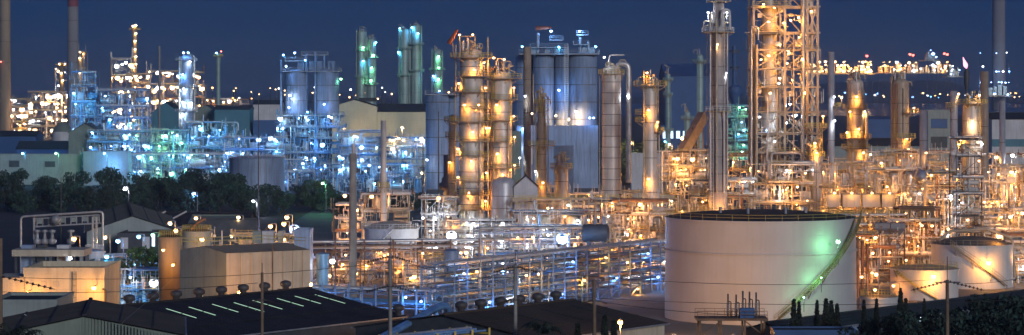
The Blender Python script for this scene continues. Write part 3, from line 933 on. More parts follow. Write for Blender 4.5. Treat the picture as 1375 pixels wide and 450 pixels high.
tower('lamp-lit column with orange railed head platform', 873, 640, 118, 10.5, body='cladding', plats=[(116, -180, 180, 2.4), (154, -100, -30, 2.0), (164, -100, -40, 2.0), (178, 30, 120, 1.8)], clutter=14, segs=[(236, 9.5)],
      lamps=[(-5, 98, 'warm', 700), (-3, 148, 'warm', 1100), (10, 164, 'warm', 400), (-3, 240, 'warm', 1000), (-3, 276, 'warm', 900), (2, 306, 'warm', 500)], pipes=[(-9, 95, 300, .8, P_), (12, 180, 300, .8, 'pipe_alu')])
tower('grey clad tall column with white floodlights near its head', 964, 640, 40, 12.5, body='cladding_dim', segs=[(165, 11)], plats=[(44, -180, 180, 2.0), (150, -120, 120, 1.2)], clutter=30, seed=5, step=4.8, rail='rail_white',
      lamps=[(-13, 17, 'white', 700), (12, 17, 'white', 600), (12, 98, 'white', 350), (-2, 60, 'cream', 250)], pipes=[(-11, 18, 255, 1.2, 'pipe_alu'), (-3, 30, 258, 1.3, 'pipe_tan'), (12, 45, 255, .9, 'pipe_alu'), (-15, 40, 250, .7, 'steel_grey'), (7, 148, 258, 1.1, 'pipe_white')])
q = [o for o in bpy.data.objects if o.get('label', '').startswith('grey clad tall column')][0]
b = MB(); b.lathe([(M(8, 640), Z(42, 640)), (M(7, 640), Z(-20, 640))], (X(965, 640), 640, 0), 20); b.build('upper_shell', 'cladding_dim', q)
platform(q, X(965, 640), 640, M(8, 640), Z(3, 640), 1.6, rail='rail_white', th=.09)
bent_pipe('vent_pipe', 'pipe_white', q, [(X(969, 640), 637, Z(36, 640)), (X(969, 640), 637, Z(13, 640)), (X(978, 640), 637, Z(14, 640)), (X(979, 640), 637, Z(40, 640))], .35)

# the great scaffolded tower
def lattice(label, px0, px1, Y, top, base, rows, depth, steel='steel_tan', name='lattice_tower', cat='tower', lamps=(), th=.55, mids=(), vessels=(), rail='rail_yellow', decks=()):
    xa, xb = X(px0, Y), X(px1, Y)
    zt, zb = Z(top, Y), (0 if base is None else Z(base, Y))
    t = thing(name, label, cat, ((xa + xb) / 2, Y + depth / 2, zb))
    xs = sorted([xa, xb] + [X(m_, Y) for m_ in mids])
    for xx in xs:
        for yy in (Y, Y + depth): beam('column', steel, t, (xx, yy, zb), (xx, yy, zt), th)
    zs = [Z(r_, Y) for r_ in rows]
    for z in zs:
        for yy in (Y, Y + depth): beam('beam', steel, t, (xa - .8, yy, z), (xb + .8, yy, z), th * .8)
        for xx in xs: beam('beam', steel, t, (xx, Y, z), (xx, Y + depth, z), th * .7)
    for i, (hi, lo) in enumerate(zip(zs, zs[1:])):
        for k, (a, c) in enumerate(zip(xs, xs[1:])):
            if (i + k) % 3 < 2:
                mid, zm_ = (a + c) / 2, (hi + lo) / 2
                beam('brace', steel, t, (a, Y - .1, lo), (c, Y - .1, hi), th * .5)
                if (i + k) % 2: beam('brace', steel, t, (c, Y - .15, lo), (a, Y - .15, hi), th * .5)
            beam('brace', steel, t, (c, Y + depth, lo), (a, Y + depth, hi), th * .5)
    for r_, q0, q1 in decks:
        z = Z(r_, Y)
        box('deck', steel, t, ((X(q0, Y) + X(q1, Y)) / 2, Y + depth * .3, z + .25), (X(q1, Y) - X(q0, Y), depth * .75, .15))
        g = MB(); g.rail([(X(q0, Y), Y - .6, z + .3), (X(q1, Y), Y - .6, z + .3)], 1.2, M(.4, Y), gap=2)
        g.build('guard_rail', rail, t)
    for vp, vt, vb, vr, m_ in vessels:
        drum('vessel', m_, t, (X(vp, Y), Y + depth * .5, max(zb + 1, Z(vb, Y))), (X(vp, Y), Y + depth * .5, Z(vt, Y)), M(vr, Y))
        zv = Z(vb, Y)
        while zv < Z(vt, Y):
            ring('band', 'band', t, (X(vp, Y), Y + depth * .5, zv), M(vr, Y) + .05, .18); zv += 5
    for dp, r_, c, pw, dy in lamps: lamp(t, (X(dp, Y), Y + dy, Z(r_, Y)), c, pw)
    return t
gt = lattice('giant scaffolded reactor tower of pale steel glowing gold', 1012, 1098, 745, -24, None, [-20, 9, 44, 67, 93, 117, 151, 180, 205, 232, 262], 14, mids=(1054, 1084), th=.65, steel='steel_pale',
             vessels=[(1036, -10, 230, 11, 'cladding')],
             lamps=[(1063, 27, 'warm', 2100, 2), (1052, 31, 'warm', 350, -1), (1075, 50, 'warm', 800, 3), (1060, 68, 'warm', 1250, 3), (1077, 60, 'warm', 750, 2), (1047, 105, 'cream', 450, 0), (1066, 108, 'warm', 1400, 2), (1080, 96, 'warm', 700, 2), (1048, 60, 'warm', 600, 1),
                    (1022, 80, 'warm', 350, 0), (1058, 85, 'warm', 750, 2), (1026, 112, 'white', 250, 0), (1046, 112, 'white', 350, 0), (1062, 140, 'white', 950, 2), (1070, 155, 'white', 1000, 2), (1057, 165, 'white', 750, 2), (1020, 157, 'white', 450, 0), (1030, 175, 'cool', 450, 0), (1072, 180, 'white', 600, 2), (1040, 190, 'white', 350, 0), (1066, 200, 'warm', 450, 0), (1080, 40, 'warm', 750, 2), (1090, 15, 'warm', 450, 1), (1040, 10, 'warm', 600, 0), (1025, 6, 'warm', 400, -1), (1030, 30, 'warm', 1800, -5), (1070, 24, 'warm', 1800, -5), (1030, 75, 'warm', 1800, -5), (1075, 80, 'warm', 1800, -5), (1032, 125, 'warm', 1300, -5), (1078, 125, 'warm', 1300, -5)],  # entries at the end are added fill lamps ahead of the steel
             decks=[(9, 1010, 1062), (44, 1012, 1048), (67, 1054, 1098), (117, 1012, 1060), (151, 1012, 1054), (180, 1016, 1090), (205, 1030, 1090), (93, 1060, 1100), (-20, 1008, 1100)])
for px_, r0, r1, rr, m_ in ((1009, 35, 255, 1.6, 'pipe_alu'), (1016, 60, 262, 2.0, 'pipe_tan'), (1079, -20, 230, 2.0, 'pipe_alu'), (1066, 44, 220, 1.0, 'pipe_tan'), (1031, 130, 240, .9, 'pipe_white'), (1044, 120, 230, 1.0, 'pipe_tan')):
    pipe('riser_pipe', m_, gt, (X(px_, 743), 743.5, Z(r1, 743)), (X(px_, 743), 743.5, Z(r0, 743)), M(rr, 745), 10)
for a_, b_, c_, d_, rr in ((1009, 36, 1018, 36, 1.4), (1026, 92, 1050, 92, 1.4), (1036, 206, 1076, 206, 1.6)):
    bent_pipe('pipe_bend', 'pipe_alu', gt, [(X(a_, 742), 742, Z(b_ + 25, 742)), (X(a_, 742), 742, Z(b_, 742)), (X(c_, 742), 742, Z(d_, 742)), (X(c_, 742), 742, Z(d_ + 18, 742))], M(rr, 742))
rnd = random.Random(77)
tn = MB()
for i in range(190):
    a = Vector((rnd.uniform(X(1012, 745), X(1098, 745)), rnd.uniform(745, 757), Z(rnd.uniform(-10, 225), 745)))
    c = a + Vector((rnd.uniform(-3, 3), 0, 0)); d = c + Vector((0, 0, rnd.uniform(-4, 4)))
    tn.tube([a, c, d], rnd.uniform(.08, .2), 4, False, rnd.randrange(3), False)
    if i % 3 == 0: tn.box(a, (rnd.uniform(.4, 1.6), .5, rnd.uniform(.4, 1.8)), mi=rnd.randrange(3))
tn.build('small_bore_pipework', ['pipe_tan', 'pipe_alu', 'pipe_white'], gt, kind='stuff')

tower('thick pale pipe column with glowing collar beside the scaffolded tower', 1095, 700, 206, 9, body='cladding', segs=[(212, 7)], plats=[(172, -180, 180, 1.8), (210, -120, 120, 1.2)], lamps=[(-2, 192, 'warm', 1500), (10, 156, 'warm', 700), (0, 205, 'warm', 700)], clutter=10)
tower('slim plain grey chimney behind the scaffolded tower', 1116, 780, 70, 4.6, body='cladding_grey', step=14, head='open', plats=[(144, 20, 140, 1.8)], ladders=False, lamps=[(3, 130, 'white', 300), (4, 162, 'white', 500), (14, 131, 'cream', 150)], name='stack', cat='stack')
tower('lamp-lit column with two bright collars and dark bracketed head', 1149, 720, 112, 10.5, body='cladding', plats=[(146, -120, 60, 1.4), (186, -180, 180, 2.2), (200, -150, 150, 1.8)], clutter=16, lamps=[(-1, 130, 'warm', 1500), (-9, 150, 'warm', 300), (2, 173, 'warm', 1500), (-12, 178, 'warm', 400), (12, 150, 'cream', 300), (9, 205, 'warm', 900)], pipes=[(-11, 105, 250, .7, P_), (14, 152, 250, 2.6, 'cladding'), (11, 120, 250, .7, P_)])
tower('dark brown column with rounded head beside a curled vent', 1209, 700, 112, 11.5, body='cladding_brown', plats=[(152, 10, 140, 2.6), (186, -40, 100, 1.8), (206, -60, 120, 1.6)], clutter=12, step=6, lamps=[(6, 186, 'warm', 1200), (18, 145, 'warm', 500), (9, 200, 'warm', 500), (-2, 215, 'warm', 500)], pipes=[(-12, 108, 240, .9, P_), (-6, 112, 240, .8, 'pipe_rust'), (3, 118, 240, .7, P_)])
tower('plain pale round duct before the grey warehouse', 1240, 760, 148, 5.4, body='cladding_grey', step=12, head='open', ladders=False, lamps=[(2, 205, 'warm', 300)], name='duct_stack', cat='stack')
tower('slim pale stack beside the railed drum head', 1281, 740, 122, 5, body='cladding_grey', step=9, head='open', plats=[(144, -180, 0, 1.4)], ladders=False, lamps=[(6, 126, 'cream', 200)], name='stack', cat='stack')
tower('slim tan stack beside the railed drum head', 1322, 735, 96, 5.4, body='cladding_brown', step=9, head='open', ladders=False, name='stack', cat='stack')
tower('short railed drum lit by a cream flood below the flare', 1304, 700, 142, 11, body='cladding', plats=[(140, -180, 180, 2.2), (196, -180, 180, 1.6)], clutter=16, lamps=[(-1, 163, 'cream', 1600), (9, 128, 'cream', 500), (-14, 188, 'warm', 600), (-17, 194, 'warm', 500)], pipes=[(11, 128, 260, 1.2, 'pipe_white'), (-11, 150, 250, .8, P_)])
tower('far pale stack beside the grey warehouse', 1346, 800, 136, 4, body='cladding_grey', step=14, head='open', ladders=False, name='stack', cat='stack')

# flare
f = thing('flare_stack', 'thin dark flare stack with a small pink flame', 'flare stack', (X(1298, 1500), 1500, 0))
b = MB(); b.lathe([(1.3, 0), (.8, Z(122, 1500)), (1.6, Z(112, 1500)), (1.7, Z(98, 1500)), (.9, Z(93, 1500))], (X(1298, 1500), 1500, 0), 12); b.build('pole', 'steel_dark', f)
b = MB()
b.lathe([(.2, 0), (1.2, 1.4), (1.3, 2.4), (.7, 4.6), (.1, 7)], seg=9)
put('flame', b.mesh('flame', ['flame']), f, Matrix.Translation((X(1298, 1500), 1500, Z(92, 1500))) @ Matrix.Rotation(R(-18), 4, 'Y'))

# ================================================================== stacks at the left
def stack(label, px, Y, top, r0, r1, m, base=0, red=None, lights=(), name='chimney'):
    x = X(px, Y)
    t = thing(name, label, 'chimney', (x, Y, base))
    zt = Z(top, Y)
    b = MB(); b.lathe([(M(r0, Y), base), (M(r1, Y), zt), (M(r1, Y) * .85, zt), (M(r1, Y) * .8, zt - 3)], (x, Y, 0), 24); b.build('shaft', m, t)
    if red: b = MB(); b.lathe([(M(r1 + .1, Y) + .1, Z(red, Y)), (M(r1, Y) + .1, zt)], (x, Y, 0), 24); b.build('painted_band', 'stack_red', t)
    for row in (0, 28, 56, 84):
        if row > top: ring('band', 'band', t, (x, Y, Z(row, Y)), M(r1 + (r0 - r1) * (row - top) / 150, Y) + .12, .35)
    for dp, row, c in lights: lamp(t, (X(px + dp, Y), Y - M(r0, Y) - 1, Z(row, Y)), c, 0)
    return t
stack('tall tan chimney with a red warning light', 7, 2300, -60, 8, 6.4, 'stack_tan', lights=[(-4, 83, 'red')])
stack('tall grey chimney with a red painted top', 98, 2100, -30, 8, 7, 'stack_grey', red=9)
stack('faint tall grey chimney above the far blue-lit works', 1341, 5600, -50, 9.5, 8.2, 'stack_grey')
tall = tower('tall bare concrete pole with a leaning tip by the beige tank', 474, 520, 206, 5.2, body='concrete_pole', step=60, head='flat', ladders=False, segs=[(250, 4.8)], name='stack', cat='stack')
pipe('tip', 'cladding', tall, (X(475, 520), 520, Z(208, 520)), (X(474.5, 520), 520, Z(193, 520)), M(2.5, 520), 10)
hs = tower('slim pink-grey heater stack rising from a small furnace', 515, 640, 162, 4.2, body='cladding', step=12, head='open', ladders=False, plats=[(252, -180, 180, .8)], segs=[(225, 3.8)], name='stack', cat='stack')
# ================================================================== process units, racks and vessels
frame('tall lattice of decks between the twin lamp-lit columns', 640, 662, 668, 96, 6, levels=8, bay=4.2, nl=3, power=400, seed=11, fill=None, dens=.6, equip=.25, decks=.8)
frame('railed white platform block with lamps beside the lamp-lit columns', 566, 612, 655, 268, 10, levels=4, bay=4.5, steel='steel_grey', rail='rail_white', lc=('warm', 'white', 'white'), nl=8, power=500, seed=12, fill='white')
frame('floodlit small pipe unit at the foot of the twin columns', 600, 692, 630, 300, 8, levels=3, steel='steel_grey', rail='rail_white', lc=('white', 'white', 'warm'), nl=9, power=700, seed=13, fill='white', dens=1.2)
frame('heater platform with white rails by the pink-grey stack', 488, 548, 645, 262, 9, levels=4, steel='steel_tan', rail='rail_white', lc=('warm', 'warm', 'cream'), nl=6, power=600, seed=14, equip=.9)
frame('small railed tower of decks beside the heater stack', 455, 486, 640, 276, 7, levels=4, bay=4, steel='steel_grey', rail='rail_white', lc=('warm', 'cream'), nl=4, power=600, seed=15, equip=.8)
frame('warm lit pipe unit below the beige tank', 410, 500, 560, 352, 10, levels=2, lc=('warm', 'warm', 'white'), nl=8, power=450, seed=16, dens=1.5)
frame('warm lit low pipe unit behind the blue pipe rack', 500, 600, 575, 338, 10, levels=3, lc=('warm', 'amber', 'cream'), nl=10, power=450, seed=17, dens=1.4)
frame('bluish low pipe unit beside the dark drum', 690, 785, 610, 288, 10, levels=4, steel='steel_grey', rail='rail_white', lc=('warm', 'warm', 'white'), nl=10, power=450, seed=18, fill='white', dens=1.3, pipes=['pipe_alu', 'pipe_white', 'pipe_tan', 'pipe_blue'])
frame('crowded warm pipe unit beside the huge tank', 800, 896, 600, 272, 10, levels=5, lc=('warm', 'warm', 'white'), nl=14, power=420, seed=19, dens=1.5, bay=4.6)
frame('golden pipe unit behind the dark drum', 740, 860, 690, 262, 12, levels=3, lc=('warm',), nl=9, power=600, seed=20, dens=1.3)
frame('golden pipe maze between the conveyor and the tall grey column', 884, 952, 720, 206, 14, levels=6, lc=('warm', 'warm', 'cream'), nl=15, power=650, seed=21, dens=1.5, bay=4.5)
frame('golden pipe unit under the grey clad tall column', 930, 1012, 640, 244, 12, levels=4, lc=('warm', 'warm', 'white'), nl=12, power=550, seed=22, dens=1.5, bay=5)
frame('crowded golden unit at the feet of the scaffolded tower', 1008, 1092, 660, 222, 12, levels=5, lc=('warm', 'warm', 'white'), nl=14, power=550, seed=23, dens=1.5, bay=5)
frame('golden unit of decks before the lamp-lit column with two collars', 1104, 1172, 670, 222, 12, levels=4, lc=('warm',), nl=11, power=600, seed=24, dens=1.4, bay=5)
frame('golden railed unit around the dark brown column', 1168, 1232, 680, 206, 12, levels=5, lc=('warm', 'warm', 'cream'), nl=12, power=600, seed=25, dens=1.4, bay=5)
frame('golden unit with tank ends behind the rust brown steel table', 1222, 1290, 640, 234, 12, levels=5, lc=('warm', 'warm', 'white'), nl=14, power=550, seed=26, dens=1.6, bay=5)
frame('dark steel stair tower of decks standing beside the round vessel end', 1284, 1318, 600, 188, 9, levels=7, bay=5, steel='steel_dark', rail='steel_rust', lc=('warm', 'white'), nl=9, power=420, seed=27, fill=None, dens=.9, equip=.5, decks=.8, brace=.7)
frame('golden decks beyond the dark steel stair tower', 1318, 1400, 690, 226, 12, levels=5, lc=('warm', 'warm', 'cream'), nl=14, power=650, seed=28, dens=1.4, bay=5)
frame('warm low pipe yard before the golden decks', 1318, 1400, 600, 286, 10, levels=3, lc=('warm', 'warm', 'white'), nl=9, power=450, seed=29, dens=1.4)
frame('rusty pipe bay between the huge tank and the squat white tank', 1152, 1205, 560, 318, 9, levels=4, bay=4.2, steel='steel_rust', lc=('warm', 'amber'), nl=8, power=330, seed=30, dens=1.5, pipes=['pipe_rust', 'pipe_tan', 'pipe_white', 'pipe_rust'])
frame('brown lit pipe yard behind the cream domed tank', 1196, 1262, 585, 300, 8, levels=3, steel='steel_rust', lc=('warm', 'amber'), nl=7, power=350, seed=31, dens=1.4)
frame('warm rear pipe unit behind the heater and the lamp-lit columns', 690, 760, 760, 252, 12, levels=3, lc=('warm', 'white'), nl=6, power=500, seed=32)
frame('brownish ladder of pipe decks behind the cream domed tank', 1352, 1400, 560, 318, 9, levels=5, steel='steel_tan', lc=('warm', 'white'), nl=8, power=380, seed=33, dens=1.2)
frame('pale green lit far unit by the water tower', 972, 1010, 1500, 143, 20, levels=5, bay=9, steel='green_steel', fill='green', lc=('green', 'green', 'teal'), nl=13, power=1500, seed=34, pipes=['green_steel', 'pipe_teal', 'pipe_white'], rail='green_steel')

frame('rear golden pipe unit behind the slim plain grey chimney', 1100, 1200, 800, 214, 12, levels=5, lc=('warm', 'warm', 'cream'), nl=16, power=650, seed=37, dens=1.2, bay=5)
frame('rear golden pipe unit before the grey framed workshop', 1198, 1292, 790, 206, 12, levels=5, lc=('warm', 'warm', 'cream'), nl=16, power=650, seed=38, dens=1.2, bay=5)
frame('rear golden pipe unit behind the golden decks', 1296, 1400, 800, 208, 12, levels=5, lc=('warm', 'warm', 'white'), nl=16, power=650, seed=39, dens=1.2, bay=5)
frame('rear golden pipe unit behind the tall grey column', 935, 1008, 800, 210, 12, levels=5, lc=('warm', 'warm', 'cream'), nl=12, power=650, seed=40, dens=1.2, bay=5)
# rust brown steel table
tb = thing('steel_table', 'rust brown steel table structure with railed top and cross braces', 'steel frame', (X(1235, 590), 594, 0))
Yt = 590
zt_ = Z(281, Yt)
for q in (1210, 1221, 1238, 1251, 1261):
    for yy in (Yt, Yt + 8): beam('column', 'steel_rust', tb, (X(q, Yt), yy, 0), (X(q, Yt), yy, zt_), .38)
for row in (282, 306, 330):
    for yy in (Yt, Yt + 8): beam('beam', 'steel_rust', tb, (X(1208, Yt), yy, Z(row, Yt)), (X(1263, Yt), yy, Z(row, Yt)), .42)
for a, c in ((1210, 1221), (1238, 1221), (1238, 1251), (1261, 1251)):
    for r0 in (282, 306): beam('brace', 'steel_rust', tb, (X(a, Yt), Yt - .1, Z(r0 + 24, Yt)), (X(c, Yt), Yt - .1, Z(r0, Yt)), .25)
box('deck', 'steel_rust', tb, (X(1235.5, Yt), Yt + 4, zt_ + .3), (M(56, Yt), 8.6, .2))
g = MB(); g.rail([(X(1208, Yt), Yt - .2, zt_ + .4), (X(1263, Yt), Yt - .2, zt_ + .4)], 1.2, .09); g.build('guard_rail', 'steel_rust', tb)

# racks
BL = ['pipe_blue', 'pipe_alu', 'pipe_blue', 'pipe_white', 'pipe_teal']
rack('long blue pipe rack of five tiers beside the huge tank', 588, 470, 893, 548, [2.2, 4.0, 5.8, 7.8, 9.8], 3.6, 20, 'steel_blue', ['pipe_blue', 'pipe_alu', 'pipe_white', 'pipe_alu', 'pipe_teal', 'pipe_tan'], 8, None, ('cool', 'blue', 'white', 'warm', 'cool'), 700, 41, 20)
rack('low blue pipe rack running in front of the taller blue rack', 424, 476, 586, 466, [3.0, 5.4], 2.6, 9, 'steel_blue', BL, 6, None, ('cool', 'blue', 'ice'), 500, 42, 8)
rack('brown pipe bridge crossing behind the bare concrete pole', 330, 540, 640, 552, [8.4, 9.6], 2.4, 8, 'steel_rust', PIPES, 5, None, ('warm',), 260, 43, 6)
rack('golden railed pipe rack behind the huge tank', 905, 585, 1215, 590, [11.0, 13.2], 3, 12, 'steel_tan', PIPES, 6, 'rail_yellow', ('warm',), 380, 44, 10)
rack('broad golden pipe rack beyond the white box row', 1030, 720, 1245, 725, [13.0, 16.2], 4, 9, 'steel_tan', PIPES, 7, 'rail_yellow', ('warm',), 700, 45, 9)
rack('golden pipe rack in front of the banded white column', 690, 640, 905, 650, [11.5, 14.4], 3, 9, 'steel_tan', PIPES, 6, 'rail_yellow', ('warm', 'warm', 'white'), 450, 46, 8)
rack('whitish pipe rack below the bluish pipe unit', 640, 560, 800, 566, [6.0, 9.2, 11.6], 3, 8, 'steel_grey', ['pipe_white', 'pipe_alu', 'pipe_tan', 'pipe_blue'], 6, None, ('white', 'warm'), 420, 47, 8)
rack('teal pipe rack by the green lit shrub', 140, 545, 300, 560, [3.5, 6.5], 3, 8, 'steel_teal', ['pipe_teal', 'pipe_white', 'pipe_alu'], 6, None, ('white', 'teal', 'warm'), 330, 48, 8)

frame('low warm lit pump row under the blue pipe rack', 800, 893, 562, 350, 7, levels=3, bay=5, steel='steel_grey', rail='rail_white', lc=('warm', 'warm', 'white'), nl=14, power=380, seed=35, fill='white', dens=1.3)
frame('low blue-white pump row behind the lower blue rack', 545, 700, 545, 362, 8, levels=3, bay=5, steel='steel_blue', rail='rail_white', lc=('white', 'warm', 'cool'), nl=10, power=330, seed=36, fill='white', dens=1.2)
# flood lamps that show as large discs
lamp_post(755, 545, 320, 'cool', 11000, label='bright blue-white floodlight on a pole beside the dark drum', group=None, r=.75)
lamp_post(606, 590, 316, 'white', 6500, label='bright white floodlight before the foot of the twin columns', group=None, r=.7)
lamp_post(395, 560, 308, 'blue', 16000, label='bright blue floodlight on the beige works roof', group=None, r=.7)
lamp_post(628, 610, 330, 'white', 4500, label='white floodlight at the base of the tallest lamp-lit column', group=None, r=.5)

# dark drum
d = thing('pressure_drum', 'dark blue horizontal pressure drum on saddles', 'vessel', (X(799, 555), 555, 0))
zz = Z(313, 555)
drum('shell', 'steel_dark', d, (X(784, 555), 555, zz), (X(815, 555), 555, zz), M(12, 555))
for q in (790, 809): box('saddle', 'steel_dark', d, (X(q, 555), 555, zz / 2 - .8), (.8, 3, zz - 1.6))
for q in (787, 799, 811): pipe('nozzle', 'steel_grey', d, (X(q, 555), 555, zz + 1.8), (X(q, 555), 555, zz + 3.4), .35)
# round vessel end
d = thing('horizontal_vessel', 'big round vessel with its domed end showing, raised on legs', 'vessel', (X(1238, 640), 640, 0))
zz = Z(236, 640)
drum('shell', 'cladding_grey', d, (X(1237, 634), 634, zz), (X(1242, 640), 652, zz), M(8.5, 640))
for yy in (637, 648): beam('leg', 'steel_tan', d, (X(1239, 640), yy, 0), (X(1239, 640), yy, zz - 1.4), .6)
# white boxes on the golden rack
for i, (a, c) in enumerate(((1111, 1128), (1131, 1155), (1158, 1182), (1184, 1203))):
    Yb = 655
    o = thing('white_box_tank', 'white square box tank in the row above the railed golden rack', 'tank', (X((a + c) / 2, Yb), Yb + 2, 0), 'white box tanks in a row')
    box('shell', 'wall_white', o, (X((a + c) / 2, Yb), Yb + 2, Z(270, Yb)), (M(c - a, Yb) - .2, 4, M(16, Yb)))
    box('lid', 'steel_grey', o, (X((a + c) / 2, Yb), Yb + 2, Z(261.3, Yb)), (M(c - a, Yb), 4.3, .25))
    for q in (a + 2, c - 2): beam('leg', 'steel_tan', o, (X(q, Yb), Yb + 1, 0), (X(q, Yb), Yb + 1, Z(278, Yb)), .4)
    lamp(o, (X((a + c) / 2, Yb), Yb - 1.4, Z(259, Yb)), 'warm', 260, r=.2)
# hopper
h = thing('double_hopper', 'grey double hopper with two pointed outlets beneath the golden rack', 'hopper', (X(1196, 575), 575, 0))
for a, c in ((1175, 1195), (1196, 1216)):
    b = MB(); xa, xb, xc = X(a, 575), X(c, 575), X((a + c) / 2, 575)
    zu, zm_, zl = Z(300, 575), Z(307, 575), Z(319, 575)
    b.add([(xa, 575, zu), (xb, 575, zu), (xb, 580, zu), (xa, 580, zu), (xa, 575, zm_), (xb, 575, zm_), (xb, 580, zm_), (xa, 580, zm_), (xc - .4, 577, zl), (xc + .4, 577, zl), (xc + .4, 578, zl), (xc - .4, 578, zl)],
          [(0, 1, 5, 4), (1, 2, 6, 5), (2, 3, 7, 6), (3, 0, 4, 7), (4, 5, 9, 8), (5, 6, 10, 9), (6, 7, 11, 10), (7, 4, 8, 11), (3, 2, 1, 0), (8, 9, 10, 11)])
    b.build('bin', 'stack_grey', h)
    for q in (a + 1, c - 1): beam('leg', 'steel_rust', h, (X(q, 575), 575.5, 0), (X(q, 575), 575.5, zm_), .3)
# rust red thick columns beside the huge tank
for i, q in enumerate((1152, 1158, 1165)):
    o = thing('standpipe', 'thick rust red vertical standpipe beside the huge tank', 'pipe', (X(q, 520), 520, 0), 'rust red standpipes')
    pipe('shaft', 'pipe_rust', o, (X(q, 520), 520, 0), (X(q, 520), 520, Z(322 + 4 * i, 520)), M(2.2, 520), 12)
    pipe('flange', 'steel_rust', o, (X(q, 520), 520, Z(322 + 4 * i, 520)), (X(q, 520), 520, Z(320 + 4 * i, 520)), M(3, 520), 12)
for q, row in ((1157, 372), (1200, 384), (1172, 340)): lamp_post(q, 515, row, 'amber', 420, label='low amber lamp post among the rust red standpipes', group='amber lamp posts near the standpipes', r=.2)
# light blue drum on legs and the blue box
bt = tank('small light blue upright drum beside a white lamp', 433, 520, 341, 8, body='pipe_teal', roof='steel_blue', rails=False, dome=.4, seg=24, name='drum_tank', courses=3)[0]
lamp(bt, (X(446, 512), 512, Z(351, 512)), 'white', 900, r=.35)
tank('pale blue upright drum standing on the blue rack', 606, 512, 337, 10, body='silo_blue', roof='steel_blue', rails=False, dome=.5, seg=24, name='drum_tank', courses=4)
# hooded shed before the silos
hall('small grey shed with pitched roof between the columns', (X(706, 650), 646), (X(706, 650), 656), M(16, 650), Z(236, 650), Z(250, 650), 'roof_slate', 'cladding_grey', name='shed', ribs=False, z0=0)
# conveyor
c = thing('conveyor', 'sloping golden enclosed conveyor gallery on trestle legs', 'conveyor', (X(925, 800), 800, 0))
pa, pb = Vector((X(903, 790), 790, Z(228, 790))), Vector((X(948, 790), 800, Z(155, 790)))
beam('gallery', 'pipe_tan', c, pa, pb, 2.6, 3.0)
for u in (.15, .4, .65, .9):
    p = pa.lerp(pb, u)
    for dx in (-1.4, 1.4): beam('leg', 'steel_tan', c, (p.x + dx, p.y, 0), (p.x + dx * .4, p.y, p.z), .4)
for u in (.1, .3, .5, .7): beam('rib', 'steel_rust', c, pa.lerp(pb, u) + Vector((0, -1.6, -1.3)), pa.lerp(pb, u) + Vector((-.8, -1.6, 1.3)), .2)
lamp(c, (X(930, 780), 780, Z(214, 780)), 'warm', 2600, r=.5)
lamp(c, (X(916, 774), 774, Z(186, 774)), 'warm', 5000, r=.3)  # added lamp hung before the gallery to brighten it
lamp(c, (X(893, 780), 780, Z(220, 780)), 'warm', 900, r=.35)

# ================================================================== silos
def silo_set(label, Y, cyl, top, base, plats, lamps, m='silo_blue', name='silo_block'):
    x0 = X(sum(c_[0] for c_ in cyl) / len(cyl), Y)
    t = thing(name, label, 'silo', (x0, Y, 0))
    for px, rp_, dy in cyl:
        x, r = X(px, Y), M(rp_, Y)
        b = MB(); b.lathe([(r, base), (r, Z(top, Y)), (r * .5, Z(top, Y) + r * .25)], (x, Y + dy, 0), 32); b.build('silo', m, t)
        z = base + 7
        while z < Z(top, Y):
            ring('band', 'band', t, (x, Y + dy, z), r + .08, .3); z += 7.5
    for row, q0, q1, dy0, dy1 in plats:
        z = Z(row, Y)
        box('deck', 'steel_grey', t, ((X(q0, Y) + X(q1, Y)) / 2, Y + (dy0 + dy1) / 2, z), (X(q1, Y) - X(q0, Y), dy1 - dy0, .5))
        g = MB(); g.rail([(X(q0, Y), Y + dy1, z), (X(q0, Y), Y + dy0, z + .2), (X(q1, Y), Y + dy0, z + .2), (X(q1, Y), Y + dy1, z)], 1.6, M(.4, Y), gap=3); g.build('guard_rail', 'steel_grey', t)
    for px, row, c_, pw, dy in lamps: lamp(t, (X(px, Y), Y + dy, Z(row, Y)), c_, pw)
    return t
Ys = 1120
sb = silo_set('great block of joined blue-grey silos with railed roof deck and floodlights', Ys, [(706, 14, 8), (731, 15, 0), (754, 9, -3), (782, 20, 0)], 76, 0,
              [(73, 697, 804, -9, 20), (64, 712, 762, -4, 14), (60, 770, 790, -4, 8), (54, 738, 756, -2, 6), (47, 774, 790, -1, 6)],
              [(740, 42, 'cool', 5040, -4), (778, 42, 'cool', 5040, -4), (701, 63, 'teal', 1960, -9), (750, 64, 'teal', 1400, -10), (799, 63, 'teal', 1960, -9), (750, 121, 'cool', 5040, -14), (773, 150, 'cream', 7840, -11), (702, 172, 'cool', 1400, -12), (791, 158, 'cool', 1400, -12), (796, 158, 'cool', 1120, -12), (696, 196, 'white', 1400, -12), (763, 160, 'cream', 1960, -10), (746, 155, 'cream', 1680, -10), (714, 152, 'cream', 1400, -13)])
box('base_block', 'silo_blue', sb, (X(748, Ys), Ys, Z(168, Ys) / 2), (M(108, Ys), 22, Z(168, Ys)))
for q, r0, r1 in ((722, 44, 74), (779, 50, 74), (790, 56, 74)): pipe('roof_duct', 'steel_grey', sb, (X(q, Ys), Ys, Z(r1, Ys)), (X(q, Ys), Ys, Z(r0, Ys)), M(2.4, Ys), 12)
for q in (716, 735, 748, 760, 785, 795):
    box('roof_machine', 'steel_grey', sb, (X(q, Ys), Ys + 2, Z(68, Ys)), (M(7, Ys), 5, M(8, Ys)))
b = MB(); b.lathe([(1.0, 0), (.5, 7)], seg=10, cap=False)
put('windsock', b.mesh('windsock_silo', ['windsock']), sb, Matrix.Translation((X(719, Ys), Ys - 2, Z(38.5, Ys))) @ Matrix.Rotation(R(86), 4, 'Y'))
ladder(sb, (X(760, Ys), Ys - 11.4, Z(168, Ys)), (X(760, Ys), Ys - 11.4, Z(60, Ys)), 1.4, 'rail_white', .22)
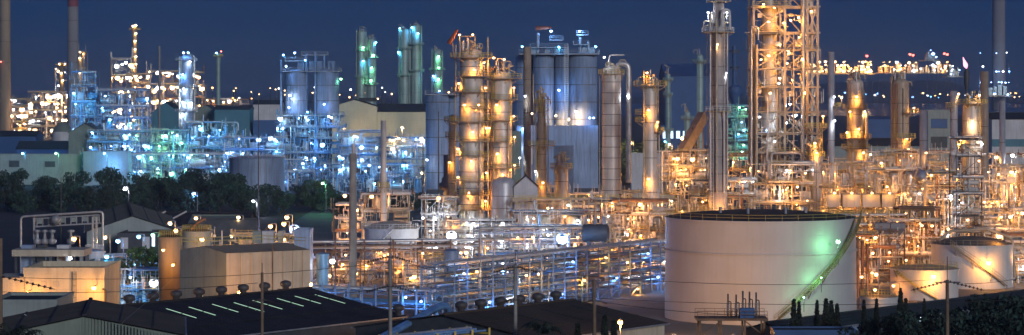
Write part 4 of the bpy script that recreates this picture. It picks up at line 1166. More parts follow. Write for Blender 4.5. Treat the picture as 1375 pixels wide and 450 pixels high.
for q, w_ in ((712, 6), (741, 5), (768, 7)): box('panel', 'wall_white' if q == 712 else 'silo_blue', sb, (X(q, Ys), Ys - 11.1, Z(205, Ys)), (M(w_, Ys), .3, M(30, Ys)))
silo_set('pair of plain blue silos behind the warm column group', 1100, [(587, 15.5, 0), (607, 12, 6)], 128, 0, [(127, 571, 618, -5, 12)], [(567, 190, 'cool', 750, -8), (574, 214, 'white', 750, -8), (590, 122, 'teal', 270, -2)])
lb = silo_set('pair of tall blue tanks on a steel structure with rooftop decks and a bright lamp', 1250, [(398, 15, 0), (440, 15.5, 0)], 97, Z(155, 1250),
              [(96, 380, 457, -6, 10), (82, 383, 412, -4, 6), (74, 405, 440, -3, 5), (155, 372, 460, -8, 12)],
              [(397, 71, 'cool', 2700, -5), (382, 74, 'teal', 750, -6), (386, 89, 'cool', 750, -8), (411, 81, 'teal', 450, -6), (391, 128, 'white', 3600, -9), (390, 144, 'cool', 1350, -9), (458, 106, 'green', 450, -2), (437, 140, 'cool', 1200, -9), (415, 150, 'teal', 750, -9)])
for q in (376, 400, 425, 455):
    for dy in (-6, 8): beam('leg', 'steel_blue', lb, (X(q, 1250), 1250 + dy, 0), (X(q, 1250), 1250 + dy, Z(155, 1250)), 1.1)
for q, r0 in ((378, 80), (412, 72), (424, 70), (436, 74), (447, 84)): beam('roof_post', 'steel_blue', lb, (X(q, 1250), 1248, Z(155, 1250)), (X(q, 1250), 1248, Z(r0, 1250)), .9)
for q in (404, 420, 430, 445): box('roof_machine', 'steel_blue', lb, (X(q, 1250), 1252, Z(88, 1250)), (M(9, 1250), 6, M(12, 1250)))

# ================================================================== the bluish plant at the left
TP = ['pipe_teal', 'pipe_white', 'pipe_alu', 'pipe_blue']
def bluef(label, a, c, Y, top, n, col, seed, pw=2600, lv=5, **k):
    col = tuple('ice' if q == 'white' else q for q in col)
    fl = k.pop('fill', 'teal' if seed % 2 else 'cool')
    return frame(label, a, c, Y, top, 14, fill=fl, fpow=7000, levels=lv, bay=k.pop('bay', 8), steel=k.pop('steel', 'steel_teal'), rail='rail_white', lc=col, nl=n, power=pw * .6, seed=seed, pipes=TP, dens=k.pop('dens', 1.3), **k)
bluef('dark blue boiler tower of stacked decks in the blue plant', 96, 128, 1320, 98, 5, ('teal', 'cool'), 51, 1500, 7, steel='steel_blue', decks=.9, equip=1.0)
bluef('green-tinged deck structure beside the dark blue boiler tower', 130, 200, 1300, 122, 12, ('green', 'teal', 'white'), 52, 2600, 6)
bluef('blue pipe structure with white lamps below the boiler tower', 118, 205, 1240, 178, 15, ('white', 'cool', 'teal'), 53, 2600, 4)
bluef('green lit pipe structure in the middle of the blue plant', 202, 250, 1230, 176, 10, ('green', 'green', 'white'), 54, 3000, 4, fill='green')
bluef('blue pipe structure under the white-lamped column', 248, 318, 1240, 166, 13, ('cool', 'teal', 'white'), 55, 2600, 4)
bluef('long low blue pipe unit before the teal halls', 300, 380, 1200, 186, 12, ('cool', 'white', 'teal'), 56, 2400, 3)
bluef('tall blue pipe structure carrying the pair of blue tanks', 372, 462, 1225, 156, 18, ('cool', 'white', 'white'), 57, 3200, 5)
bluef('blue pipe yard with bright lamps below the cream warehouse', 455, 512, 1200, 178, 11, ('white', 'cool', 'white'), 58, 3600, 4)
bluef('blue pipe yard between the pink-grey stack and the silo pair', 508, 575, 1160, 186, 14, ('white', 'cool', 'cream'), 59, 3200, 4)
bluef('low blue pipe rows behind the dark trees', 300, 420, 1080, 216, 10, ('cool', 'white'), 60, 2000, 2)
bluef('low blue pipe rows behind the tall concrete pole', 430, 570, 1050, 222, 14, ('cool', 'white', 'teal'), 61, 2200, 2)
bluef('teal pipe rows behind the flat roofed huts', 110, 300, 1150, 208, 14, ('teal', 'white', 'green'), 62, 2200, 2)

tower('white-lamped blue column with an arched pipe head', 250, 1260, 80, 9.5, body='silo_blue', plats=[(82, -180, 180, 2), (118, -120, 120, 2), (150, -120, 120, 2)], step=10, rail='rail_white', deck='steel_grey', clutter=8,
      lamps=[(-2, 71, 'cool', 1350), (4, 71, 'cool', 1350), (-3, 100, 'cool', 2100), (6, 83, 'white', 750), (-2, 119, 'white', 1500), (-3, 137, 'white', 1800), (8, 138, 'white', 1350), (-3, 153, 'white', 1500)], pipes=[(-8, 76, 170, 1.2, 'pipe_white'), (11, 76, 165, 1.0, 'pipe_white')])
for px, top, rp_, lamps in ((485, 44, 5.2, [(3, 64, 'green'), (3, 82, 'teal')]), (498.5, 54, 4.6, [(6, 57, 'teal'), (3, 74, 'green'), (1, 91, 'green'), (0, 108, 'green')]), (543, 42, 6, [(-6, 38, 'teal'), (-8, 70, 'teal')]), (558.5, 36, 6.5, [(-5, 37, 'teal'), (3, 45, 'teal')]), (587, 70, 6, [(2, 76, 'green'), (2, 91, 'green'), (-5, 102, 'cool'), (2, 106, 'green')])):
    lab = {485: 'green lit tall column with a square cage head', 498.5: 'green lit column with a looped pipe top next to the cage-headed one', 543: 'blue-green tall column with a lamp on a side arm', 558.5: 'broadest green lit column standing against the sky', 587: 'short green lit column beside the warm tallest column'}[px]
    tower(lab, px, 1600, top, rp_, body='green_steel', step=11, plats=[(top + 24, -90, 90, 2.2), (top + 60, -90, 90, 2.2)], rail='green_steel', deck='green_steel', clutter=6,
          lamps=[(*l_, 1800 if l_[2] == 'green' else 1800) for l_ in lamps], pipes=[(-rp_ - 1, top - 4, 150, .9, 'green_steel'), (rp_ + 1, top - 2, 150, .9, 'green_steel')])
tower('thin green mast-like stack above the teal halls', 293, 1700, 72, 3, body='green_steel', step=14, head='flat', ladders=False, plats=[(76, -180, 180, 1.6)], lamps=[(-2, 71, 'teal', 900), (4, 69, 'red', 0)], name='stack', cat='stack')
tower('thin bare dark mast amid the far warm works', 214, 1500, 62, 1.6, body='stack_grey', step=30, head='flat', ladders=False, name='mast', cat='mast')
tower('thin pale green column in front of the dark blue hall', 897, 1250, 100, 3.4, body='green_steel', step=8, plats=[(108, -180, 180, 1.4), (128, -180, 180, 1.2), (176, -180, 180, 1.6)], rail='green_steel', clutter=5, head='flat', lamps=[(-4, 190, 'teal', 900)])
tower('pale green column with a hooked vent beside the dark blue hall', 940, 1150, 76, 4.4, body='green_steel', step=10, plats=[(84, -180, 180, 1.6)], clutter=4, rail='green_steel')
tower('short pale green column below the hooked vent column', 923, 1150, 152, 4, body='green_steel', step=10, plats=[(160, -180, 180, 1.6)], clutter=4, rail='green_steel')
# ================================================================== buildings in the middle distance
def gable(label, px0, px1, Y, peak, eave, depth, wall, roof='roof_slate', name='hall', **k):
    xm_ = X((px0 + px1) / 2, Y)
    return hall(label, (xm_, Y), (xm_, Y + depth), M((px1 - px0) / 2, Y), Z(peak, Y), Z(eave, Y), roof, wall, name=name, ribs=False, **k)
g1 = gable('cream gabled warehouse end with dark roof vent behind the pink-grey stack', 446, 506, 1420, 134, 143, 30, 'wall_lime', name='warehouse')
box('roof_vent', 'roof_slate', g1, (X(492, 1425), 1440, Z(134, 1425)), (M(22, 1420), 20, M(5, 1420)))
def long_hall(label, px0, px1, Y, peak, eave, span, wall, roof='roof_slate', name='warehouse', **k):
    return hall(label, (X(px0, Y), Y + span), (X(px1, Y), Y + span), span, Z(peak, Y + span), Z(eave, Y), roof, wall, name=name, ribs=False, **k)
long_hall('long cream warehouse with dark roof next to the gabled end', 506, 572, 1425, 140, 150, 14, 'wall_lime')
gable('teal hall with a dark hipped roof beside the white-lamped column', 203, 242, 1500, 137, 152, 30, 'wall_teal')
gable('pale green gabled hall beside the white-lamped column', 262, 290, 1520, 141, 150, 26, 'sheet_green')
long_hall('long teal hall behind the blue pipe unit', 288, 335, 1500, 142, 147, 12, 'wall_teal', name='hall')
long_hall('blue low hall beside the pair of blue tanks', 340, 378, 1700, 135, 140, 10, 'wall_white', name='hall')
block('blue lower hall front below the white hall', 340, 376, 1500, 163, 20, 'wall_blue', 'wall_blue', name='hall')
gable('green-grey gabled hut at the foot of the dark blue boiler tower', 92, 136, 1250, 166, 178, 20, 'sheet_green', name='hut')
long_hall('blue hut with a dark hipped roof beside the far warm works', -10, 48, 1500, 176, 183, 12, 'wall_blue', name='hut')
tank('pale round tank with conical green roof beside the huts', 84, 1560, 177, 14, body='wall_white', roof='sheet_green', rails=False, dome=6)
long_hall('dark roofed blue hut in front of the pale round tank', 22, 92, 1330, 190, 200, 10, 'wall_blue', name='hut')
block('long pale boundary shed with a dark roof by the trees', -10, 108, 1150, 209, 14, 'wall_tealgrey', 'roof_dark', name='shed', wins=((12, 26, 216, 224, 'wall_dark'), (60, 74, 217, 224, 'wall_dark')))
block('teal flat roofed hut by the pale boundary shed', 112, 172, 1140, 205, 12, 'wall_tealgrey', 'roof_dark', name='hut')
tank('wide pale low tank behind the dark trees', 345, 980, 212, 37, body='silo_blue', roof='silo_blue', rail='rail_white', dome=1)
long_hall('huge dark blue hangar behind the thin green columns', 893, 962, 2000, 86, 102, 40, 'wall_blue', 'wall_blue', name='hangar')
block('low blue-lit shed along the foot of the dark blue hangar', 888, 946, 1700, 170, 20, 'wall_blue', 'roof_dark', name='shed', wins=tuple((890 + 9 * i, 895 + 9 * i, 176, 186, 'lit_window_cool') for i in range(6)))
block('pale low store behind the railed orange-headed column', 848, 905, 1000, 208, 12, 'wall_white', 'roof_slate', name='store')
wh = long_hall('white pale hall with a teal stripe behind the railed drum', 1332, 1420, 900, 152, 160, 14, 'wall_white', 'roof_slate', name='warehouse')
box('stripe', 'wall_teal', wh, (X(1376, 899), 899.9, Z(192, 899)), (M(86, 899), .12, M(10, 899)))
long_hall('wide grey warehouse behind the dark brown column', 1120, 1282, 1300, 186, 196, 16, 'wall_tealgrey', 'roof_slate', name='warehouse')
ww = block('grey framed workshop with blue shutters', 1246, 1278, 850, 150, 14, 'wall_tealgrey', 'roof_slate', name='workshop', wins=((1250, 1272, 160, 172, 'wall_blue'), (1250, 1272, 184, 198, 'wall_dark')))
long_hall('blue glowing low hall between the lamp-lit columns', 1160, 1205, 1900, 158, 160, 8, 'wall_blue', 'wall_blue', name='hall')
block('green roofed cabin among the blue silo pipes', 688, 700, 1060, 178, 8, 'sheet_green', 'sheet_green', name='cabin')
block('pale cabin with sloping roof before the silo base', 744, 770, 900, 198, 8, 'silo_blue', 'roof_slate', name='cabin')
# water tower
wt = thing('water_tower', 'mushroom shaped blue water tower behind the tall grey column', 'water tower', (X(987, 2200), 2200, 0))
b = MB(); b.lathe([(2, 0), (2, Z(140, 2200)), (6, Z(126, 2200)), (6.2, Z(118, 2200)), (2, Z(114, 2200))], (X(987, 2200), 2200, 0), 20); b.build('shell', 'wall_blue', wt)
tower('dark thin lattice mast over the water tower', 986, 2300, 62, 3, body='wall_blue', step=12, head='flat', ladders=False, plats=[(70, -180, 180, 3), (92, -180, 180, 2)], name='mast', cat='mast', rail='steel_dark')

# ================================================================== trees in the dark belt
rnd = random.Random(9)
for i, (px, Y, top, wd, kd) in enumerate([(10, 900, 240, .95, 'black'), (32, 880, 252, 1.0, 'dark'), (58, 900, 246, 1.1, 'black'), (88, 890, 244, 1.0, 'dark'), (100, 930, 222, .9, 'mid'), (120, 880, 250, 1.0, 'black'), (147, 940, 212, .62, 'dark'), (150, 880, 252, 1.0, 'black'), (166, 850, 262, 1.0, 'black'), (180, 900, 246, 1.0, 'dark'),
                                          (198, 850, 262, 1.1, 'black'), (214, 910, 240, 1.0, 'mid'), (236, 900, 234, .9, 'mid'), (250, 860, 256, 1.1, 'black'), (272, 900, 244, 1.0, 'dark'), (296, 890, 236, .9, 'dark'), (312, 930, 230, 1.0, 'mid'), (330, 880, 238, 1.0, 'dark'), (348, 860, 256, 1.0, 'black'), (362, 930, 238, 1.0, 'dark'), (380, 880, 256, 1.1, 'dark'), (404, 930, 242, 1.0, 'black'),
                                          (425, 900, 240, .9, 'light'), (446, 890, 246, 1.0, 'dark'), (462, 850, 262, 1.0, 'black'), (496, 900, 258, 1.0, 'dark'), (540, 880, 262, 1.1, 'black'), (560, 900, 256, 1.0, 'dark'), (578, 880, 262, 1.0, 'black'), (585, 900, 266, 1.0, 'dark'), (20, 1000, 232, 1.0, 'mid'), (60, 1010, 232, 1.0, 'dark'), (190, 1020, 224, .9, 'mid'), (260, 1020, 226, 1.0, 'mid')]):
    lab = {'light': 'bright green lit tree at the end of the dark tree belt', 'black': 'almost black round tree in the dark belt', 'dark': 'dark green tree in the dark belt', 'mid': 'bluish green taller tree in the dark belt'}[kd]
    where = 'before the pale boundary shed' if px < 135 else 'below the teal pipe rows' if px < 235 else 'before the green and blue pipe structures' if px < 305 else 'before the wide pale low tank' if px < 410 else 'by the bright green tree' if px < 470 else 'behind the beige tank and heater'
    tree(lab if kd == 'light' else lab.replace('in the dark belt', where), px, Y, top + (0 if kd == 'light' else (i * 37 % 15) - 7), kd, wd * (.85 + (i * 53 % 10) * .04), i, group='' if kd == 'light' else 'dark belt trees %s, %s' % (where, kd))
for px, Y, top, lab in ((841, 1150, 186, 'yellow-lit small tree by the pale store'), (893, 1150, 188, 'yellow-lit wide tree before the thin pale green column')):
    tree(lab, px, Y, top, 'light', 1.6, 2)
    lamp_post(px + 6, 1140, top + 6, 'cream', 2500, label='cream lamp post in front of a yellow-lit tree', group='lamp posts by the yellow-lit trees')
for px, c, Y, row, r in ((168, 'white', 860, 253, .45), (260, 'cool', 855, 260, .45), (340, 'white', 850, 270, .3), (372, 'cool', 980, 247, .4)):
    lamp_post(px, Y, row, c, 2600, label='tall street lamp with a white light in front of the dark trees', group='street lamps along the dark tree belt', r=r)
lamp_post(433, 872, 246, 'green', 4000, label='added greenish lamp post by the bright green tree', group=None, r=.3)  # added lamp that brightens the green tree
tree('vivid green lit shrub tree by the teal pipe rack', 191, 530, 329, 'light', 1.0, 1)
lamp_post(205, 520, 316, 'green', 900, label='greenish lamp over the vivid green shrub', group=None, r=.25)

# ================================================================== works at the left: sheds, box buildings, gantry
hall('dark hangar with a wide grey-green gable behind the pipe gantry', (X(190, 640), 625), (X(172, 700), 700), 11, Z(289, 630), Z(306, 640), 'roof_slate', 'wall_dark', name='hangar', gable='wall_tealgrey')
bh = hall('long dark barrel hall with pale roof ribs behind the grey-green gable', (X(140, 720), 735), (X(330, 720), 735), 18, Z(286, 735), Z(304, 717), 'roof_dark', 'wall_dark', name='hangar', skylights=())
for i, q in enumerate((158, 178, 200, 228)):
    b = MB(); b.tube([(X(q - 6, 717), 717, Z(303, 717) + .6), (X(q + 4, 725), 725, Z(295, 725) + .3), (X(q + 22, 735), 735, Z(285.5, 735) + .3)], .28, 6); b.build('roof_rib', 'rail_white', bh)
block('low dark workshop with pale shutters and a lit door', 158, 222, 610, 316, 16, 'wall_dark', 'roof_slate', name='workshop', wins=((162, 172, 319, 334, 'wall_white'), (191, 201, 318, 334, 'wall_white'), (204, 208, 317, 331, 'lit_window_cool')))
long_hall('pale green roofed shed behind the brown silo', 255, 312, 660, 290, 300, 9, 'wall_dark', 'sheet_green', name='shed')
block('dim violet panelled wall building under the pale green roof', 268, 345, 640, 298, 10, 'wall_dark', 'roof_slate', name='building')
for px, row, c, Y in ((228, 300, 'cream', 575), (236, 310, 'warm', 560), (263, 293, 'warm', 640), (320, 292, 'cream', 640), (277, 312, 'warm', 530), (363, 304, 'warm', 540), (381, 301, 'warm', 540), (385, 292, 'warm', 545), (99, 321, 'warm', 505), (140, 319, 'cream', 530), (158, 324, 'cool', 540), (186, 318, 'teal', 560), (206, 380, 'white', 470), (300, 392, 'warm', 440), (208, 378, 'warm', 480), (219, 380, 'warm', 480), (463, 263, 'warm', 620), (499, 264, 'warm', 620), (589, 266, 'warm', 640), (416, 382, 'cream', 480), (556, 372, 'warm', 540), (1055, 298, 'warm', 560)):
    near = {228: 'behind the brown cylinder tank', 236: 'over the rim of the brown cylinder tank', 263: 'in front of the pale green roofed shed', 320: 'right of the pale green roofed shed', 277: 'at the dark round tank top', 363: 'over the roof cabinets of the beige works', 381: 'beside the blue floodlight on the beige works', 385: 'standing tallest over the beige works', 99: 'under the pipe gantry', 140: 'at the foot of the gantry leg', 158: 'before the low dark workshop', 186: 'over the workshop shutters', 206: 'in the turquoise pipe unit', 300: 'at the foot of the beige works end wall', 208: 'left of its twin by the turquoise pipe unit', 219: 'close to the brown cylinder tank foot', 463: 'above the small railed tower of decks', 499: 'above the heater platform', 589: 'above the white railed platform block', 416: 'at the corner of the black roofed hall', 556: 'behind the grey utility pole', 1055: 'behind the roof of the huge tank'}[px]
    lamp_post(px, Y, row, c, 600, r=.3 if c != 'white' else .5, label='%s lamp post %s' % ({'warm': 'warm orange', 'cream': 'pale cream', 'cool': 'bluish', 'teal': 'turquoise', 'white': 'bright white', 'green': 'green'}[c], near), group='yard lamp posts')
for i, q in enumerate((262, 322, 372)):
    lamp_post(q, 427, 393, 'warm', 2200, label='low warm lamp at the foot of the beige works hall', group='low warm lamps along the beige works', r=.18)
# brown silo and the small railed tanks
bt_ = tank('brown concrete cylinder tank beside the beige works', 229, 468, 318, 16, body='stack_tan', rail='rail_yellow', dome=.5, seg=32, courses=5)[0]
for q, row in ((219, 336), (232, 356)):
    lamp(bt_, (X(q, 462), 462, Z(row, 462)), 'warm', 600, r=.17)
    beam('lamp_arm', 'steel_dark', bt_, (X(q, 462), 462.1, Z(row, 462) + .2), (X(q, 462), 466.6, Z(row, 462) + .2), .09)
to, xo, ro, zo = tank('dark round tank with an orange lit railed top behind the beige works', 264, 505, 310, 20, body='wall_tealgrey', rail='rail_yellow', roof='steel_rust', dome=.6, seg=32, courses=5)
lamp(to, (X(271, 498), 498, Z(322, 498)), 'warm', 900, r=.25)
bent_pipe('vent_pipe', 'pipe_rust', to, [(xo - 1, 503, zo), (xo, 503, zo + 1.5), (xo + 2, 503, zo + 2.5)], .25)
# the beige works: a hall turned on its corner
bw = thing('beige_works', 'big beige works hall with ribbed long side and shade-toned teal-grey end wall', 'building', (X(320, 460), 462, 0))
zt_ = Z(336, 445)
pA, pB, pC = (X(242, 446), 446), (X(304, 436), 436), (X(416, 446), 446)
pD = (pA[0] + pC[0] - pB[0], pA[1] + pC[1] - pB[1])
def quad(name, m, par, a, c, z0, z1, ridge=None):
    b = MB()
    if ridge: b.add([(*a, z0), (*c, z0), (*c, z1), ((a[0] + c[0]) / 2, (a[1] + c[1]) / 2, ridge), (*a, z1)], [(0, 1, 2, 3, 4)])
    else: b.add([(*a, z0), (*c, z0), (*c, z1), (*a, z1)], [(0, 1, 2, 3)])
    return b.build(name, m, par)
quad('end_wall', 'wall_tealgrey', bw, pA, pB, 0, zt_, zt_ + .9)  # darker wall colour stands in for shade on the end side
quad('long_wall', 'wall_beige', bw, pB, pC, 0, zt_)
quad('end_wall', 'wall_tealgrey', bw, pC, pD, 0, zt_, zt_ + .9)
quad('long_wall', 'wall_beige', bw, pD, pA, 0, zt_)
mAB, mCD = ((pA[0] + pB[0]) / 2, (pA[1] + pB[1]) / 2), ((pC[0] + pD[0]) / 2, (pC[1] + pD[1]) / 2)
for e0, e1 in ((pB, pC), (pA, pD)):
    b = MB(); b.add([(*e0, zt_ + .05), (*e1, zt_ + .05), (*mCD, zt_ + .95), (*mAB, zt_ + .95)], [(0, 1, 2, 3)]); b.build('roof_slope', 'stack_tan', bw)
for u in (.18, .3, .42, .55, .68, .8, .92):
    q = (pB[0] + (pC[0] - pB[0]) * u, pB[1] + (pC[1] - pB[1]) * u - .25)
    beam('wall_rib', 'steel_rust' if u == .55 else 'wall_beige', bw, (*q, 0), (*q, zt_ + (1.2 if u == .55 else 0)), .18)
g = MB(); g.rail([(pA[0], pA[1] + 2, zt_ + .7), (pD[0], pD[1], zt_ + .7), (pC[0] - 1, pC[1] + 4, zt_ + .7)], 1.2, .09, gap=1.5); g.build('guard_rail', 'rail_yellow', bw)
for q0, q1, m_ in ((340, 352, 'wall_tealgrey'), (353, 368, 'wall_white'), (374, 380, 'wall_beige')):
    box('roof_cabinet', m_, bw, (X((q0 + q1) / 2, 468), 468, Z(318, 468)), (M(q1 - q0, 468), 3, M(16, 468)))
block('pale blue machine house beside the beige works', 395, 416, 500, 312, 8, 'silo_blue', 'steel_grey', name='machine_house')
frame('orange railed pipe deck on the works behind the beige hall', 275, 392, 520, 318, 8, levels=4, steel='steel_tan', lc=('warm', 'warm', 'cream'), nl=8, power=500, seed=71, dens=.8)
frame('bright turquoise pipe unit beside the brown cylinder tank', 140, 214, 480, 368, 9, levels=3, steel='steel_teal', rail='rail_white', lc=('teal', 'white', 'white'), nl=8, power=420, seed=72, dens=1.2, pipes=TP, fill='teal', fpow=2000)
tank('small white tank lit turquoise behind the lit cream building', 127, 470, 337, 13, body='wall_white', rail='rail_white', roof='silo_blue', dome=.4, seg=28, courses=3)
lamp_post(143, 462, 345, 'teal', 900, label='turquoise lamp beside the small white tank', group=None, r=.25)
block('teal flat store under the small white tank', 118, 154, 462, 354, 7, 'wall_teal', 'roof_dark', name='store')
# pipe gantry
gy = 525
ga = thing('pipe_gantry', 'big white pipe portal with a truss of small panes over the yard', 'gantry', (X(84, gy), gy, 0))
bent_pipe('portal_pipe', 'pipe_alu', ga, [(X(28, gy), gy, 0), (X(28, gy), gy, Z(291, gy)), (X(138, gy), gy, Z(284, gy)), (X(138, gy), gy, 0)], M(1.6, gy), 10)
for row in (294, 305): beam('chord', 'steel_grey', ga, (X(46, gy), gy + 1.5, Z(row, gy)), (X(134, gy), gy + 1.5, Z(row - 5, gy)), .3)
for i in range(12):
    q = 48 + i * 7.6
    beam('post', 'steel_grey', ga, (X(q, gy), gy + 1.5, Z(304 - i * .4, gy)), (X(q, gy), gy + 1.5, Z(293 - i * .4, gy)), .22)
    if i % 2 == 0: box('panel', 'wall_tealgrey', ga, (X(q + 3.8, gy), gy + 1.6, Z(298 - i * .4, gy)), (M(6, gy), .1, M(6, gy)))
for q in (44, 123, 128):
    beam('leg', 'galvanised', ga, (X(q, gy), gy + 1.5, 0), (X(q, gy), gy + 1.5, Z(292, gy)), .35)
b = MB(); b.lathe([(.1, 0), (1.0, .6), (1.0, 1.6), (.1, 2.2)], seg=12); put('lantern_drum', b.mesh('lantern_drum', ['steel_grey']), ga, Matrix.Translation((X(76, gy), gy - .6, Z(302, gy))))
for q in (50, 60, 70, 95): put('valve', unit('valve', 'steel_grey'), ga, Matrix.Translation((X(q, gy), gy, Z(328, gy))) @ S(.9, .9, 3.0))
# lit cream building
lcb = block('cream walled flat building warmly lit by two wall lamps', 32, 140, 408, 368, 16, 'wall_cream', 'roof_dark', parapet=1.0)
box('side_wing', 'wall_cream', lcb, (X(14, 408), 412, Z(372, 408) / 2), (M(40, 408), 8, Z(372, 408)))
for q, row in ((125, 387), (36, 394)):
    lamp(lcb, (X(q, 404), 404.6, Z(row, 404.6)), 'warm', 1500, r=.2)
    beam('lamp_arm', 'steel_dark', lcb, (X(q, 404), 404.8, Z(row, 404) + .25), (X(q, 404), 408.1, Z(row, 404) + .25), .09)
ladder(lcb, (X(99, 407), 407.6, 6), (X(99, 407), 407.6, Z(364, 408)), .6, 'steel_dark', .06)
for q0, q1, r0, r1 in ((55, 62, 378, 385), (72, 79, 378, 385)): box('vent_panel', 'wall_beige', lcb, (X((q0 + q1) / 2, 408), 407.97, Z((r0 + r1) / 2, 408)), (M(q1 - q0, 408), .1, M(r1 - r0, 408)))
box('wall_joint', 'wall_beige', lcb, (X(86, 408), 407.99, Z(389, 408)), (M(108, 408), .06, .12))
pipe('downpipe', 'steel_grey', lcb, (X(96, 407), 407.8, 0), (X(96, 407), 407.8, Z(366, 408)), .12)
bent_pipe('downpipe', 'steel_dark', lcb, [(X(137, 407), 407.6, Z(388, 408)), (X(141, 407), 407.4, Z(389, 408)), (X(141.5, 407), 407.4, 2)], .16)
cp = thing('canopy', 'open flat roofed canopy on posts above the lit cream building', 'canopy', (X(70, 440), 440, 0))
box('roof', 'wall_beige', cp, (X(70, 440), 440, Z(338, 440)), (M(96, 440), 8, 1.1))
for q in (26, 50, 72, 95, 114):
    for dy in (-3, 3): beam('post', 'wall_dark', cp, (X(q, 440), 440 + dy, 0), (X(q, 440), 440 + dy, Z(341, 440)), .4)
for q0, q1, m_ in ((30, 46, 'silo_blue'), (52, 62, 'wall_dark'), (78, 94, 'wall_white')): box('machine', m_, cp, (X((q0 + q1) / 2, 441), 441, Z(360, 441) / 2 + 2), (M(q1 - q0, 441), 2.5, Z(360, 441) + 4))
lamp(cp, (X(94, 436), 436, Z(347, 436)), 'white', 700, r=.2)
block('dark flat roofed outbuilding with a tiny blue light', -12, 76, 372, 408, 14, 'wall_tealgrey', 'roof_dark', name='outbuilding', parapet=.6)
lamp_post(55, 366, 426, 'cool', 60, label='tiny blue wall light on the dark outbuilding', group=None, r=.14, arm=.3)
lamp_post(32, 364, 428, 'warm', 120, label='dim orange light on the dark outbuilding', group=None, r=.14, arm=.3)

# ================================================================== foreground halls
ax, ay = X(150, 391), 391
dx, dy = X(415, 428) - ax, 428 - ay
Lr = math.hypot(dx, dy)
ux, uy = dx / Lr, dy / Lr
A0 = (ax - ux * 34, ay - uy * 34)
B0 = (ax + dx, ay + dy)
LL = Lr + 34
hall('large black roofed hall with glowing pale green skylight strips', A0, B0, 20, 9.0, 5.5, 'roof_dark', 'wall_dark', name='hall',
     skylights=[(LL - 3.5 - 5.0 * i + (i % 3) * .3, 4.2 - (i % 2) * .3, 10.6 - (i * 7 % 4) * .4, .3) for i in range(9)], vents=[(LL - 4.5 - 5.2 * i, -1.2) for i in range(8)] + [(LL - .5, 19.5)])
ax2, ay2 = X(770, 404), 404
A2 = (ax2 - ux * 33, ay2 - uy * 33)
hb = hall('large brown-black roofed hall with a warm lit side wall', A2, (ax2, ay2), 17, 9.0, 6.4, 'roof_brown', 'wall_beige', name='hall', vents=[(33 - 3 - 4.9 * i, -1.2) for i in range(6)], gable='wall_dark')
for i in range(3):
    n_ = (uy, -ux)
    s0 = 33 - 5 - i * 8
    beam('roof_strip', 'roof_slate', hb, (A2[0] + ux * s0 + n_[0] * 3, A2[1] + uy * s0 + n_[1] * 3, 9 - 3 * 2.6 / 17 + .2), (A2[0] + ux * s0 + n_[0] * 11, A2[1] + uy * s0 + n_[1] * 11, 9 - 11 * 2.6 / 17 + .2), .3, .12)
lamp_post(833, 372, 433, 'warm', 1600, label='warm lamp on a short post before the brown-black roof', group=None, r=.24, arm=0)
for i, (q, pw) in enumerate(((872, 11000), (905, 11000), (940, 5000), (985, 1500))):
    o = thing('ground_floodlight', 'low ground floodlight aimed at the huge pale tank', 'floodlight', (X(q, 431), 431, 0), 'ground floodlights before the huge tank')
    box('stand', 'steel_dark', o, (X(q, 431), 431.3, .35), (.5, .5, .7))
    lamp(o, (X(q, 431), 431, .95), 'warm', pw * .7, r=.22, off=(0, .9, .2), face=math.pi)
for q in (462, 540):  # added lamps to brighten the pale warehouse wall
    o = thing('wall_lamp_mast', 'added lamp mast brightening the cream warehouse wall', 'lamp mast', (X(q, 1408), 1408, 0), 'added lamp masts before the cream warehouse')
    pipe('pole', 'galvanised', o, (X(q, 1408), 1408, 0), (X(q, 1408), 1408, Z(172, 1408)), .3)
    lamp(o, (X(q, 1408), 1407, Z(171, 1408)), 'cream', 4200)
# corrugated gable shed at the bottom
cg = hall('pale green corrugated gable roof shed in front of the lit cream building', (X(113, 345), 345), (X(122, 372), 372), 13, Z(425, 345), Z(425, 345) - 2.6, 'roof_dark', 'sheet_green', name='shed', gable='sheet_green')
b = MB()
for i in range(58):
    u = -12.8 + 25.6 * i / 57
    b.box((X(113, 345) + u, 344.94, (Z(425, 345) - abs(u) / 13 * 2.6) / 2), (.2, .1, Z(425, 345) - abs(u) / 13 * 2.6 - .1))
b.build('corrugation', 'sheet_green', cg)
# big blue pipes and yellow gantry between the halls
for i, (q, dz) in enumerate(((0, 0), (1.3, .25), (2.4, -.2))):
    o = thing('transfer_pipe', 'thick blue-grey transfer pipe sloping between the two black halls', 'pipe', (X(530, 375), 375 + q, 0), 'transfer pipes between the halls')
    bent_pipe('run', 'pipe_blue', o, [(X(420, 340), 340 + q, 4.2 + dz), (X(590, 396), 396 + q, 8.6 + dz), (X(602, 398), 398 + q, 8.6 + dz), (X(604, 400), 400 + q, 4)], .42)
    for u in (.3, .6, .9): beam('support', 'steel_grey', o, (X(420, 340) + (X(590, 396) - X(420, 340)) * u, 340 + 56 * u + q, 0), (X(420, 340) + (X(590, 396) - X(420, 340)) * u, 340 + 56 * u + q, 4.2 + 4.4 * u), .25)
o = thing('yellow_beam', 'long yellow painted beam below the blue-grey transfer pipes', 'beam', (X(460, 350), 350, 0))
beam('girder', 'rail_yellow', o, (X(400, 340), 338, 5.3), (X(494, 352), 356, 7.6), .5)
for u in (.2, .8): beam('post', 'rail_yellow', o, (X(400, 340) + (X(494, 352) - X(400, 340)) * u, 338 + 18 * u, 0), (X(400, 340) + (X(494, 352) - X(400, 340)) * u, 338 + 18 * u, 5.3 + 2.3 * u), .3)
yr = rack('low pipe frame coloured as yellow-lit steel beside the brown-black roof', 500, 352, 642, 368, [4.6, 7.4], 2.2, 6, 'rail_yellow', ['pipe_blue', 'pipe_alu', 'pipe_teal'], 4, None, ('white', 'teal', 'cream'), 150, 81, 4)  # yellow light put into the colour of the frame's steel

